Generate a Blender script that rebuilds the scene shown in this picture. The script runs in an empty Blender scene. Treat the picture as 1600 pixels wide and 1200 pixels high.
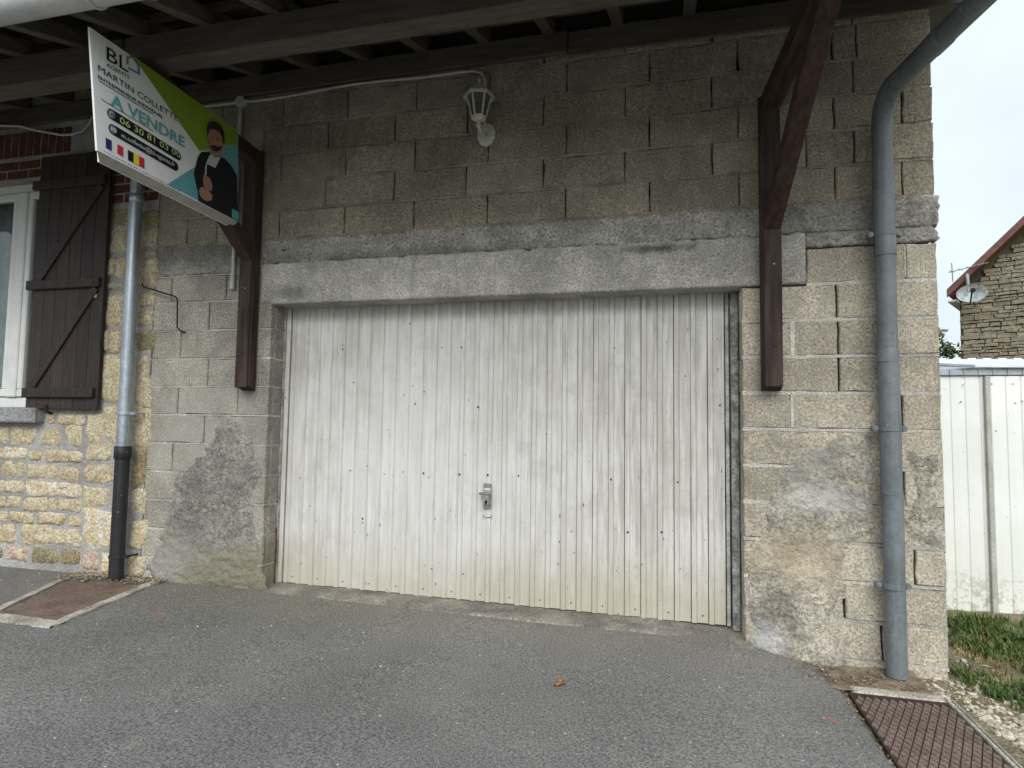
import bpy, bmesh, math, random
import numpy as np
from mathutils import Vector, noise as mnoise
random.seed(7); rng = np.random.default_rng(7)
SC = bpy.context.scene
COL = SC.collection

# ------------------------------------------------------------------ camera
F_PX, YAW, PIT, ROL = 978.755, -0.25099, 0.06591, 0.01462      # solved from the block courses (0.5 x 0.2 m modules)
CAM = np.array([1.12786, -3.70231, 1.14453])
_fw = np.array([math.sin(YAW)*math.cos(PIT), math.cos(YAW)*math.cos(PIT), math.sin(PIT)])
_r = np.array([math.cos(YAW), -math.sin(YAW), 0.0]); _u = np.cross(_r, _fw)
_c, _s = math.cos(ROL), math.sin(ROL)
_r2 = _c*_r + _s*_u; _u2 = -_s*_r + _c*_u
cd = bpy.data.cameras.new('camera'); cam = bpy.data.objects.new('camera', cd); COL.objects.link(cam)
from mathutils import Matrix
cam.matrix_world = Matrix(((_r2[0], _u2[0], -_fw[0], CAM[0]), (_r2[1], _u2[1], -_fw[1], CAM[1]), (_r2[2], _u2[2], -_fw[2], CAM[2]), (0, 0, 0, 1)))
cd.sensor_width = 36; cd.lens = 36*F_PX/1600; cd.clip_start = 0.05; cd.clip_end = 2000
SC.camera = cam

# ------------------------------------------------------------------ sky, sun, exposure
SUN_EL, SUN_AZ = math.radians(40), math.radians(166)          # azimuth clockwise from +Y; the light comes over the viewer's shoulder
W = bpy.data.worlds.new('World'); SC.world = W; W.use_nodes = True
nt = W.node_tree; nt.nodes.clear()
wo = nt.nodes.new('ShaderNodeOutputWorld'); bg = nt.nodes.new('ShaderNodeBackground')
sky = nt.nodes.new('ShaderNodeTexSky'); sky.sky_type = 'NISHITA'; sky.sun_disc = False
sky.sun_elevation = SUN_EL; sky.sun_rotation = SUN_AZ; sky.air_density = 1.0; sky.dust_density = 3.0; sky.ozone_density = 1.0
hs = nt.nodes.new('ShaderNodeHueSaturation'); hs.inputs['Saturation'].default_value = 0.40
tc = nt.nodes.new('ShaderNodeTexCoord'); nz = nt.nodes.new('ShaderNodeTexNoise'); nz.inputs['Scale'].default_value = 2.6; nz.inputs['Detail'].default_value = 5
cr = nt.nodes.new('ShaderNodeMapRange'); cr.inputs[1].default_value = 0.3; cr.inputs[2].default_value = 0.75; cr.inputs[3].default_value = 0.92; cr.inputs[4].default_value = 1.25
mx = nt.nodes.new('ShaderNodeVectorMath'); mx.operation = 'SCALE'
nt.links.new(tc.outputs['Generated'], nz.inputs['Vector']); nt.links.new(nz.outputs['Fac'], cr.inputs[0])
veil = nt.nodes.new('ShaderNodeMix'); veil.data_type = 'RGBA'; veil.inputs[0].default_value = 0.80; veil.inputs[7].default_value = (3.15, 3.50, 3.75, 1)   # thin overcast veil
sx = nt.nodes.new('ShaderNodeSeparateXYZ'); nt.links.new(tc.outputs['Generated'], sx.inputs[0])
ov = nt.nodes.new('ShaderNodeMapRange'); ov.inputs[1].default_value = 0.0; ov.inputs[2].default_value = 1.0; ov.inputs[3].default_value = 0.74; ov.inputs[4].default_value = 1.40   # standard overcast: zenith brighter than horizon
nt.links.new(sx.outputs[2], ov.inputs[0])
vs_ = nt.nodes.new('ShaderNodeVectorMath'); vs_.operation = 'SCALE'; vs_.inputs[0].default_value = (3.85, 4.32, 4.68); nt.links.new(ov.outputs[0], vs_.inputs['Scale']); nt.links.new(vs_.outputs[0], veil.inputs[7])
nt.links.new(sky.outputs[0], hs.inputs['Color']); nt.links.new(hs.outputs[0], veil.inputs[6]); nt.links.new(veil.outputs[2], mx.inputs[0]); nt.links.new(cr.outputs[0], mx.inputs['Scale'])
nt.links.new(mx.outputs[0], bg.inputs['Color']); bg.inputs['Strength'].default_value = 0.12
nt.links.new(bg.outputs[0], wo.inputs[0])
sl = bpy.data.lights.new('sun', 'SUN'); sl.energy = 1.3; sl.angle = math.radians(45); sl.color = (1.0, 0.97, 0.92)
sun = bpy.data.objects.new('sun', sl); COL.objects.link(sun); sun.location = (3, -8, 9)
sd = Vector((math.sin(SUN_AZ)*math.cos(SUN_EL), math.cos(SUN_AZ)*math.cos(SUN_EL), math.sin(SUN_EL)))
sun.rotation_euler = sd.to_track_quat('Z', 'Y').to_euler()
SC.render.engine = 'CYCLES'; SC.cycles.max_bounces = 5; SC.cycles.diffuse_bounces = 2; SC.cycles.glossy_bounces = 2; SC.cycles.transmission_bounces = 4
vs = SC.view_settings; vs.view_transform = 'Standard'; vs.look = 'None'; vs.exposure = 0.92; vs.gamma = 1.0; vs.use_curve_mapping = False

# ------------------------------------------------------------------ helpers: geometry
def U(px, py, ax=1, v=0.0):
    """photo pixel -> world point on the plane axis=v"""
    d = _fw + _r2*(px-800)/F_PX - _u2*(py-600)/F_PX
    t = (v-CAM[ax])/d[ax]
    return CAM + t*d
WO = {}
def link(o, parent, wo_):
    COL.objects.link(o); WO[o.name] = np.array(wo_, float)
    if parent is not None:
        o.parent = parent; o.location = WO[o.name]-WO[parent.name]
    else: o.location = wo_
    return o
def obj(name, verts, faces, mat, parent=None, smooth=False, origin=None, mats=None, fmat=None):
    v = np.asarray(verts, float)
    if origin is None:
        origin = np.array([(v[:, 0].min()+v[:, 0].max())/2, (v[:, 1].min()+v[:, 1].max())/2, v[:, 2].min()])
    me = bpy.data.meshes.new(name); me.from_pydata((v-origin).tolist(), [], [list(f) for f in faces])
    if smooth: me.polygons.foreach_set('use_smooth', [True]*len(me.polygons))
    if mat is not None: me.materials.append(mat)
    for m in (mats or []): me.materials.append(m)
    if fmat is not None: me.polygons.foreach_set('material_index', fmat)
    me.update()
    return link(bpy.data.objects.new(name, me), parent, origin)
def fixn(o):
    bm = bmesh.new(); bm.from_mesh(o.data); bmesh.ops.recalc_face_normals(bm, faces=bm.faces); bm.to_mesh(o.data); bm.free(); return o
def bevel(o, w=0.004, seg=1):
    bm = bmesh.new(); bm.from_mesh(o.data); bmesh.ops.recalc_face_normals(bm, faces=bm.faces)
    bmesh.ops.bevel(bm, geom=list(bm.edges), offset=w, segments=seg, affect='EDGES', profile=0.6, clamp_overlap=True)
    bm.to_mesh(o.data); bm.free(); return o
def empty(name, loc, label=None, cat=None, group=None, parent=None):
    o = bpy.data.objects.new(name, None); o.empty_display_size = 0.1
    link(o, parent, loc)
    if label: tag(o, label, cat, group)
    return o
def tag(o, label=None, cat=None, group=None, kind=None):
    if label: o['label'] = label
    if cat: o['category'] = cat
    if group: o['group'] = group
    if kind: o['kind'] = kind
    return o
class MB:
    def __init__(s): s.v = []; s.f = []
    def add(s, v, f):
        b = len(s.v); s.v += [tuple(map(float, q)) for q in v]; s.f += [tuple(i+b for i in q) for q in f]; return s
    def box(s, a, b):
        x0, y0, z0 = a; x1, y1, z1 = b
        return s.add([(x0,y0,z0),(x1,y0,z0),(x1,y1,z0),(x0,y1,z0),(x0,y0,z1),(x1,y0,z1),(x1,y1,z1),(x0,y1,z1)],
                     [(0,3,2,1),(4,5,6,7),(0,1,5,4),(1,2,6,5),(2,3,7,6),(3,0,4,7)])
    def beam(s, p, q, w, h, side=(1, 0, 0)):
        """rectangular bar p->q; w along 'side', h along the third direction"""
        p = np.array(p, float); q = np.array(q, float); d = (q-p)/np.linalg.norm(q-p)
        sd_ = np.array(side, float); sd_ -= d*sd_.dot(d); sd_ /= np.linalg.norm(sd_); up = np.cross(d, sd_)
        v = []
        for c in (p, q):
            for a, b in ((-1,-1),(1,-1),(1,1),(-1,1)): v.append(c+sd_*a*w/2+up*b*h/2)
        return s.add(v, [(0,1,2,3),(7,6,5,4),(0,4,5,1),(1,5,6,2),(2,6,7,3),(3,7,4,0)])
    def tube(s, path, r, n=16, cap=True, jit=0.0):
        path = [np.array(p, float) for p in path]; rs = r if hasattr(r, '__len__') else [r]*len(path)
        v = []; f = []; ref = None
        for i, p in enumerate(path):
            d = path[min(i+1, len(path)-1)]-path[max(i-1, 0)]; d /= np.linalg.norm(d)
            if ref is None:
                ref = np.array([1.0, 0, 0]) if abs(d[0]) < .8 else np.array([0, 1.0, 0])
            ref = ref-d*ref.dot(d); ref /= np.linalg.norm(ref); b = np.cross(d, ref)
            for k in range(n):
                a = 2*math.pi*k/n; rr = rs[i]*(1+jit*random.uniform(-1, 1))
                v.append(p+rr*(math.cos(a)*ref+math.sin(a)*b))
        for i in range(len(path)-1):
            for k in range(n):
                f.append((i*n+k, i*n+(k+1) % n, (i+1)*n+(k+1) % n, (i+1)*n+k))
        if cap:
            m_ = len(v); v += v[:n]; f.append(tuple(m_+k for k in range(n-1, -1, -1))); m_ = len(v); v += v[(len(path)-1)*n:len(path)*n]; f.append(tuple(m_+k for k in range(n)))
        return s.add(v, f)
    def lathe(s, c, prof, n=16, ax=2, ph=0.0):
        v = []; f = []
        for r, h in prof:
            for k in range(n):
                a = 2*math.pi*k/n+ph; q = [r*math.cos(a), r*math.sin(a), h]
                if ax == 1: q = [q[0], q[2], q[1]]
                v.append((c[0]+q[0], c[1]+q[1], c[2]+q[2]))
        m = len(prof)
        for i in range(m-1):
            for k in range(n): f.append((i*n+k, i*n+(k+1) % n, (i+1)*n+(k+1) % n, (i+1)*n+k))
        f.append(tuple(range(n-1, -1, -1))); f.append(tuple((m-1)*n+k for k in range(n)))
        return s.add(v, f)
    def build(s, name, mat, parent=None, smooth=False, bev=0, origin=None, fix=True):
        o = obj(name, s.v, s.f, mat, parent, smooth, origin)
        if bev: bevel(o, bev)
        elif fix: fixn(o)
        return o
def fbm(x, y, z=0.0, o=4): return mnoise.fractal(Vector((x, y, z)), 1.0, 2.0, o)

def outline(x0, z0, x1, z1, step=0.09, jit=0.003, power=0.0, chip=0.0, skew=0.0):
    """jittered outline of a rectangle; power>0 rounds it to a superellipse"""
    w, h = x1-x0, z1-z0; nx = max(2, int(round(w/step))); nz_ = max(2, int(round(h/step)))
    p = [(i/nx, 0) for i in range(nx)]+[(1, i/nz_) for i in range(nz_)]+[(1-i/nx, 1) for i in range(nx)]+[(0, 1-i/nz_) for i in range(nz_)]
    out = []; ck = [(random.uniform(-skew, skew)*h, random.uniform(-skew, skew)*h) for _ in range(4)]
    for a, b in p:
        a2, b2 = 2*a-1, 2*b-1
        if power:
            n_ = (abs(a2)**power+abs(b2)**power)**(1/power)
            a2 /= n_; b2 /= n_
        ch_ = random.uniform(.002, .006) if random.random() < chip else 0.0
        out.append((x0+w*(a2+1)/2+random.uniform(-jit, jit)-ch_*a2+sum(k_[0]*w_ for k_, w_ in zip(ck, ((1-a)*(1-b), a*(1-b), a*b, (1-a)*b))), z0+h*(b2+1)/2+random.uniform(-jit, jit)-ch_*b2+sum(k_[1]*w_ for k_, w_ in zip(ck, ((1-a)*(1-b), a*(1-b), a*b, (1-a)*b)))))
    return out
def chunk(name, poly, mat, parent, y=0.0, depth=0.06, bev=0.006, bulge=0.0, rough=0.0, smooth=False):
    """a stone or block: closed back, uneven face towards -Y"""
    n = len(poly); c = np.mean(poly, 0); v = []; f = []
    P = np.array(poly); R = np.linalg.norm(P-c, axis=1).mean()
    def ring(sh, yy, ro, fb=0.0):
        for q in P:
            d = c-q; L = np.linalg.norm(d)
            r = q+d*min(sh/L, .9) if sh < 1 else q
            v.append((r[0], yy+random.uniform(-ro, ro)-fb*fbm(r[0]*14, r[1]*14, y*90), r[1]))
    ring(0, y+depth, 0); ring(0, y+bev, rough*.5); ring(bev, y, rough)
    k = 3
    if bulge:
        ring(R*.30, y-bulge*.8, rough*.4, rough*1.6); ring(R*.62, y-bulge, rough*.4, rough*1.6); k = 5
    v.append((c[0], y-bulge-(rough*1.6*fbm(c[0]*14, c[1]*14, y*90) if bulge else 0), c[1]))
    for i in range(k-1):
        for j in range(n): f.append((i*n+j, i*n+(j+1) % n, (i+1)*n+(j+1) % n, (i+1)*n+j))
    for j in range(n): f.append(((k-1)*n+j, (k-1)*n+(j+1) % n, k*n))
    f.append(tuple(range(n-1, -1, -1)))
    return obj(name, v, f, mat, parent, smooth)

# ------------------------------------------------------------------ helpers: materials
class Mat:
    def __init__(s, name, rough=0.9, spec=0.25, metal=0.0):
        s.m = bpy.data.materials.new(name); s.m.use_nodes = True; s.t = s.m.node_tree
        s.b = s.t.nodes['Principled BSDF']; s.b.inputs['Roughness'].default_value = rough
        s.b.inputs['Specular IOR Level'].default_value = spec; s.b.inputs['Metallic'].default_value = metal
        s.g = s.t.nodes.new('ShaderNodeNewGeometry'); s.pos = s.g.outputs['Position']
    def n(s, t, **k):
        q = s.t.nodes.new(t)
        for a, b in k.items(): setattr(q, a, b)
        return q
    def l(s, a, b): s.t.links.new(a, b)
    def put(s, sock, v):
        if isinstance(v, bpy.types.NodeSocket): s.l(v, sock)
        elif isinstance(v, (tuple, list)): sock.default_value = (*v, 1.0) if len(v) == 3 and sock.type == 'RGBA' else v
        else: sock.default_value = v
    def map(s, sc=(1, 1, 1), rot=(0, 0, 0), loc=(0, 0, 0), src=None):
        q = s.n('ShaderNodeMapping'); s.l(src or s.pos, q.inputs[0]); q.inputs['Scale'].default_value = sc; q.inputs['Rotation'].default_value = rot; q.inputs['Location'].default_value = loc
        return q.outputs[0]
    def noise(s, scale, detail=4, rough=0.55, vec=None, dist=0.0):
        q = s.n('ShaderNodeTexNoise'); s.l(vec or s.pos, q.inputs['Vector']); q.inputs['Scale'].default_value = scale; q.inputs['Detail'].default_value = detail; q.inputs['Roughness'].default_value = rough; q.inputs['Distortion'].default_value = dist
        return q.outputs['Fac']
    def vor(s, scale, vec=None, feat='F1', out='Distance', rnd=1.0):
        q = s.n('ShaderNodeTexVoronoi'); q.feature = feat; s.l(vec or s.pos, q.inputs['Vector']); q.inputs['Scale'].default_value = scale; q.inputs['Randomness'].default_value = rnd
        return q.outputs[out] if out != 'both' else (q.outputs['Distance'], q.outputs['Color'])
    def mr(s, x, a, b, c=0.0, d=1.0, smooth=True):
        q = s.n('ShaderNodeMapRange'); q.interpolation_type = 'SMOOTHSTEP' if smooth else 'LINEAR'
        s.l(x, q.inputs[0]); q.inputs[1].default_value = a; q.inputs[2].default_value = b; q.inputs[3].default_value = c; q.inputs[4].default_value = d
        return q.outputs[0]
    def math(s, op, a, b=0.0):
        q = s.n('ShaderNodeMath'); q.operation = op; s.put(q.inputs[0], a); s.put(q.inputs[1], b); return q.outputs[0]
    def mix(s, f, a, b, mode='MIX'):
        q = s.n('ShaderNodeMix'); q.data_type = 'RGBA'; q.blend_type = mode; q.clamp_result = False
        s.put(q.inputs[0], f); s.put(q.inputs[6], a); s.put(q.inputs[7], b); return q.outputs[2]
    def rand(s): return s.n('ShaderNodeObjectInfo').outputs['Random']
    def xyz(s):
        q = s.n('ShaderNodeSeparateXYZ'); s.l(s.pos, q.inputs[0]); return q.outputs
    def blob(s, c, r, soft=0.5, wob=0.4, sc=3.0):
        """a stain with its own shape round a point: 1 inside, 0 outside"""
        q = s.n('ShaderNodeVectorMath'); q.operation = 'SUBTRACT'; s.l(s.pos, q.inputs[0]); q.inputs[1].default_value = c
        d = s.n('ShaderNodeVectorMath'); d.operation = 'DIVIDE'; s.l(q.outputs[0], d.inputs[0]); d.inputs[1].default_value = r
        L = s.n('ShaderNodeVectorMath'); L.operation = 'LENGTH'; s.l(d.outputs[0], L.inputs[0])
        w = s.math('MULTIPLY', s.math('SUBTRACT', s.noise(sc, 5, .6), 0.5), wob*4)
        return s.mr(s.math('ADD', L.outputs['Value'], w), 1.0-soft, 1.0+soft, 1.0, 0.0)
    def col(s, c): s.put(s.b.inputs['Base Color'], c); return s
    def bump(s, h, strength=0.5, dist=0.005):
        q = s.n('ShaderNodeBump'); q.inputs['Strength'].default_value = strength; q.inputs['Distance'].default_value = dist
        s.l(h, q.inputs['Height']); s.l(q.outputs[0], s.b.inputs['Normal']); return s

def concrete(name, c1, c2, speck=0.5, pit=0.6, grain=85, bumpd=0.006, stains=(), stain_sc=1.5, stain=0.25, rough=0.95, speck_c=(.62, .58, .50), streak=0.0):
    m = Mat(name, rough, 0.15)
    c = m.mix(m.rand(), c1, c2)
    big = m.noise(stain_sc, 4, .6)
    c = m.mix(1.0, c, m.mix(m.mr(big, .3, .72), (1-stain,)*3, (1+stain*.7,)*3), 'MULTIPLY')
    mid = m.noise(11, 3, .65)
    c = m.mix(1.0, c, m.mix(m.mr(mid, .3, .7), (.88, .89, .90), (1.10, 1.09, 1.07)), 'MULTIPLY')
    g = m.noise(grain, 2, .75)
    gm = m.mix(m.mr(g, .30, .70), (.52, .52, .52), (1.46, 1.45, 1.43))
    c = m.mix(m.mr(mid, .25, .70, .45, 1.0), c, m.mix(1.0, c, gm, 'MULTIPLY'))
    if streak:
        run = m.math('MULTIPLY', m.mr(m.noise(1, 4, .7, m.map((5.5, 5.5, .55))), .52, .70), m.mr(m.noise(2.2, 3, .6), .42, .62))
        c = m.mix(m.math('MULTIPLY', run, streak), c, (.085, .083, .075))
    v, vc = m.vor(62, out='both')
    sel = m.n('ShaderNodeSeparateColor'); m.l(vc, sel.inputs[0])
    sp = m.math('MULTIPLY', m.mr(v, .16, .30, 1, 0), m.mr(sel.outputs[0], .72, .80))
    c = m.mix(m.math('MULTIPLY', sp, speck), c, speck_c)
    pn = m.noise(48, 3, .6)
    pt = m.mr(pn, .31, .37, 1, 0)
    c = m.mix(m.math('MULTIPLY', pt, pit), c, (.045, .042, .036))
    for args, sc_, f in stains:
        c = m.mix(m.math('MULTIPLY', m.blob(*args), f), c, sc_)
    m.col(c)
    h = m.math('ADD', m.math('MULTIPLY', g, .6), m.math('ADD', m.math('MULTIPLY', pn, .8), m.math('MULTIPLY', sp, .25)))
    m.bump(h, .8, bumpd); return m.m

def plain(name, c, rough=0.6, spec=0.3, metal=0.0, var=0.12, sc=9.0, bumpd=0.0, fine=60):
    m = Mat(name, rough, spec, metal)
    k = m.mix(m.mr(m.noise(sc, 5, .6), .3, .7), tuple(x*(1-var) for x in c), tuple(x*(1+var) for x in c))
    g = m.noise(fine, 3, .6)
    k = m.mix(1.0, k, m.mix(m.mr(g, .3, .7), (1-var*.7,)*3, (1+var*.5,)*3), 'MULTIPLY')
    m.col(k)
    if bumpd: m.bump(g, .5, bumpd)
    return m.m

# colours
m_block = concrete('block_upper', (.275, .243, .188), (.345, .308, .240), stain=.26, pit=.5, streak=.35)
m_block_r = concrete('block_right', (.345, .312, .252), (.42, .382, .312), stain=.25, speck=.65, pit=.45, streak=.22)
m_block_l = concrete('block_left', (.285, .268, .228), (.345, .325, .278), stain=.32, speck=.35, pit=.45, streak=.3, stains=((((-2.05, 0, 1.05), (.5, .5, .28), .9, .7, 5.0), (.42, .40, .36), .45), (((-1.62, -.1, .08), (.5, .5, .24), .6, .3, 4.0), (.15, .135, .07), .55),))
m_band = concrete('rough_band', (.37, .355, .325), (.37, .355, .325), speck=.8, pit=.95, grain=62, bumpd=.014, stain=.3, stain_sc=3, streak=.35, stains=((((2.12, 0, 2.30), (.42, .5, .12), .8, .7, 9.0), (.05, .05, .046), .40), (((-2.1, 0, 2.35), (.5, .5, .10), .8, .7, 9.0), (.07, .068, .06), .55), (((-.6, 0, 2.25), (.9, .5, .03), .9, .8, 8.0), (.09, .09, .08), .5)))
m_lintel = concrete('lintel_concrete', (.43, .415, .38), (.43, .415, .38), speck=.3, pit=.5, grain=95, bumpd=.005, stain=.30, stain_sc=2.2, streak=.5, stains=((((1.05, 0, 2.19), (.16, .5, .022), .9, .8, 14.0), (.04, .04, .036), .8), (((-1.38, 0, 2.02), (.14, .5, .05), .9, .8, 12.0), (.08, .08, .07), .6)))
m_mortar = concrete('mortar', (.42, .40, .36), (.50, .48, .44), speck=.15, pit=.25, grain=120, bumpd=.004, stain=.3, stain_sc=3)
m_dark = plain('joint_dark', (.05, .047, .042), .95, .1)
m_patch_l = concrete('cement_patch_left', (.25, .24, .215), (.25, .24, .215), speck=.15, pit=.7, grain=60, bumpd=.014, stain=.35, stain_sc=2.2,
    stains=((((-2.2, 0, .18), (.6, .5, .16), .8, .5, 3.0), (.33, .32, .295), .6), (((-1.7, 0, .10), (.5, .5, .2), .5, .3, 4.0), (.17, .155, .09), .6)))
m_patch_r = concrete('cement_patch_right', (.35, .325, .275), (.35, .325, .275), speck=.4, pit=.6, grain=60, bumpd=.016, stain=.4, stain_sc=4.5,
    stains=((((1.80, 0, .44), (.20, .5, .13), .9, .6, 5.0), (.47, .40, .27), .55), (((1.75, 0, .98), (.28, .5, .12), .6, .5, 4.0), (.25, .24, .22), .55), (((1.93, 0, .78), (.16, .5, .06), .9, .7, 6.0), (.55, .54, .51), .6),
            (((1.62, 0, .02), (.10, .4, .09), .7, .5, 5.0), (.42, .43, .45), .5)))

# ------------------------------------------------------------------ ground
def sstep(a, b, x):
    t = np.clip((x-a)/(b-a), 0, 1); return t*t*(3-2*t)
def zg(x, y):
    near = 1-sstep(2.0, 5.0, -np.asarray(y, float))
    return (0.03*(1-sstep(-1.6, .6, x)) - 0.095*sstep(1.35, 1.95, x))*near + .0035*np.sin(x*2.3+1.2*y)*sstep(.2, 1.0, -np.asarray(y, float))
def m_asphalt():
    m = Mat('asphalt', .93, .25)
    c = m.mix(m.mr(m.noise(.9, 5, .6), .3, .7), (.130, .128, .125), (.182, .179, .173))
    c = m.mix(m.math('MULTIPLY', m.blob((.2, -.05, 0), (1.6, .35, .5), .7, .35, 2.5), .55), c, (.215, .198, .165))       # dust along the door sill
    c = m.mix(m.math('MULTIPLY', m.blob((-1.6, -.1, 0), (1.1, .45, .5), .7, .35, 2.5), .6), c, (.17, .165, .125))
    c = m.mix(m.mr(m.noise(3.5, 5, .7), .56, .70, 0, .45), c, (.10, .10, .10))
    c = m.mix(m.mr(m.noise(2.0, 5, .7, m.map((1, 1, 1), loc=(7, 3, 1))), .58, .72, 0, .4), c, (.23, .222, .205))
    sc1 = m.mr(m.noise(1, 3, .6, m.map((3.0, 26, 1), rot=(0, 0, .5))), .66, .70, 0, .35); c = m.mix(m.math('MULTIPLY', sc1, m.blob((-.35, -.28, 0), (.5, .25, .5), .8, .4, 3)), c, (.34, .32, .28))
    g = m.noise(110, 2, .7)
    c = m.mix(1.0, c, m.mix(m.mr(g, .32, .68), (.50, .50, .51), (1.52, 1.51, 1.48)), 'MULTIPLY')
    v, vc = m.vor(85, out='both'); q = m.n('ShaderNodeSeparateColor'); m.l(vc, q.inputs[0])
    sp = m.math('MULTIPLY', m.mr(v, .15, .3, 1, 0), m.mr(q.outputs[0], .80, .88))
    c = m.mix(m.math('MULTIPLY', sp, .55), c, (.48, .47, .44))
    v2, vc2 = m.vor(26, out='both'); q2 = m.n('ShaderNodeSeparateColor'); m.l(vc2, q2.inputs[0])
    sp2 = m.math('MULTIPLY', m.mr(v2, .08, .14, 1, 0), m.mr(q2.outputs[0], .86, .9))
    c = m.mix(m.math('MULTIPLY', sp2, .8), c, (.62, .6, .55))
    for cc, r in (((-1.75, -.62, 0), (.045, .022, .2)), ((1.78, -.72, 0), (.04, .018, .2))):                              # red marking paint
        c = m.mix(m.math('MULTIPLY', m.blob(cc, r, .3, .2, 40), .55), c, (.36, .13, .10))
    m.col(c); m.bump(m.math('ADD', g, m.math('MULTIPLY', sp, .5)), .8, .006); return m.m
M_ASPH = m_asphalt()
# edge of the tarmac towards the drain and the grass (x as a function of y)
EY = [0.03, -.02, -.14, -.31, -.59, -.82, -1.04, -1.5, -2.2, -3.2, -4.5, -14]
EX = [1.70, 1.79, 1.85, 1.895, 1.905, 1.907, 1.915, 1.95, 2.2, 3.2, 9.0, 16]
def build_road():
    ys = np.concatenate([np.linspace(.03, -2.6, 90), np.linspace(-2.8, -14, 24)])
    ss = np.concatenate([np.linspace(0, .55, 14), np.linspace(.58, 1, 60)])
    v = []; f = []
    for y in ys:
        xe = float(np.interp(-y, [-a for a in EY], EX)) + .012*fbm(y*9, 3.1)
        xl = -9.0 if y > -5 else -16
        for s in ss:
            x = xl+(xe-xl)*s
            v.append((x, y, float(zg(x, y))+.003*fbm(x*3, y*3)))
    n = len(ss)
    for i in range(len(ys)-1):
        for j in range(n-1): f.append((i*n+j, (i+1)*n+j, (i+1)*n+j+1, i*n+j+1))
    b = len(v)
    for i in range(len(ys)):
        x, y, z = v[i*n+n-1]; v.append((x+.004, y, z-.035))
    for i in range(len(ys)-1): f.append((i*n+n-1, (i+1)*n+n-1, b+i+1, b+i))
    o = obj('road', v, f, M_ASPH, smooth=True, origin=(0, 0, 0)); tag(o, kind='structure'); return o
build_road()
def m_soil():
    m = Mat('soil', .97, .1)
    c = m.mix(m.mr(m.noise(2.2, 6, .65), .35, .65), (.13, .105, .07), (.25, .215, .15))
    c = m.mix(m.mr(m.noise(5, 5, .6), .52, .66), c, (.12, .14, .045))
    g = m.noise(75, 4, .7)
    c = m.mix(1.0, c, m.mix(m.mr(g, .3, .7), (.5, .5, .5), (1.5, 1.5, 1.48)), 'MULTIPLY')
    m.col(c); m.bump(g, .9, .012); return m.m
M_SOIL = m_soil()
def zs(x, y):   # soil height on the right
    return -.108 + .05*float(sstep(.1, 1.1, y)) + .02*float(sstep(2.4, 3.2, x)) + .008*fbm(x*4, y*4) + .004*fbm(x*14, y*14)
def build_soil():
    xs = np.arange(1.5, 4.6, .03); ys = np.arange(-3.0, 1.6, .03); v = []; f = []
    for y in ys:
        for x in xs:
            k = float(sstep(2.6, 3.0, -y)); k = max(k, float(sstep(4.2, 4.6, x)), float(sstep(1.4, 1.6, y)))
            v.append((x, y, zs(x, y)*(1-k)-.115*k))
    n = len(xs)
    for i in range(len(ys)-1):
        for j in range(n-1): f.append((i*n+j, i*n+j+1, (i+1)*n+j+1, (i+1)*n+j))
    tag(obj('verge', v, f, M_SOIL, smooth=True, origin=(2.5, 0, -.1)), kind='structure')
build_soil()
g = MB(); g.add([(-900, -900, -.125), (900, -900, -.125), (900, 900, -.125), (-900, 900, -.125)], [(0, 1, 2, 3)])
tag(g.build('ground', plain('ground_earth', (.12, .125, .07), .95, .1, var=.3, sc=1.2), origin=(0, 0, -.125), fix=False), kind='structure')

# ------------------------------------------------------------------ garage
XL, XR = -2.505, 2.485
OL, OR, OT = -1.525, 1.505, 1.948
garage = empty('garage', (0, .1, 0), 'grey concrete block garage with wide white ribbed door', 'garage')
core = MB()
core.box((XL+.002, .055, -.3), (OL-.03, .3, 3.735)); core.box((OR+.03, .055, -.3), (XR-.02, .3, 3.735)); core.box((OL-.03, .055, OT+.06), (OR+.03, .3, 3.735))
core.build('wall_core', m_dark, garage)
rest = MB(); rest.box((XL+.002, .302, -.3), (OL-.4, 6, 3.5)); rest.box((OR+.4, .302, -.3), (XR-.01, 6, 3.5)); rest.box((OL-.39, 5.9, -.3), (OR+.39, 6, 3.5))
rest.build('side_wall', m_block_r, garage)
def block_row(z0, z1, joints, mat, yj=.0045, gap=.0085, bed=.012):
    for a, b in zip(joints[:-1], joints[1:]):
        if b-a < .03: continue
        dy = random.uniform(-yj, yj)
        chunk('block', outline(a+gap/2, z0+bed/2, b-gap/2, z1-bed/2, .07, .0026, chip=.10), mat, garage, y=dy, depth=.05, bev=.006, rough=.0012)
def bed(x0, x1, z, t=.0125, y=.004, mat=None):
    n = max(2, int((x1-x0)/.05)); v = []; f = []
    for i in range(n+1):
        x = x0+(x1-x0)*i/n; w = t/2*(1+.3*random.uniform(-1, 1)); yy = y+random.uniform(-.004, .004)
        v += [(x, yy, z-w), (x, yy-.001, z+w), (x, .055, z+w), (x, .055, z-w)]
    for i in range(n):
        for k in range(4): f.append((i*4+k, i*4+(k+1) % 4, i*4+4+(k+1) % 4, i*4+4+k))
    f += [(3, 2, 1, 0), tuple(n*4+k for k in range(4))]
    fixn(obj('mortar_bed', v, f, mat or m_mortar, garage))
m_bed_up = concrete('mortar_brown', (.26, .235, .19), (.31, .285, .24), speck=.1, pit=.3, grain=120, bumpd=.004, stain=.3, stain_sc=3)
jD = [XL, -2.43]+[-2.0+.5*k for k in range(9)]+[2.335, XR]
jC = [XL]+[-2.144+.5*k for k in range(9)]+[2.10, XR]
jT = [XL, -2.0]+[-1.5+.5*k for k in range(8)]+[2.12, XR]
rows = [(2.40, 2.60, [XL, -2.25, -2.0]+[-1.5+.5*k for k in range(8)]+[2.33, XR]), (2.60, 2.80, jC), (2.80, 3.00, jD), (3.00, 3.20, jC), (3.20, 3.40, jT), (3.40, 3.60, jC)]
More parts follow.
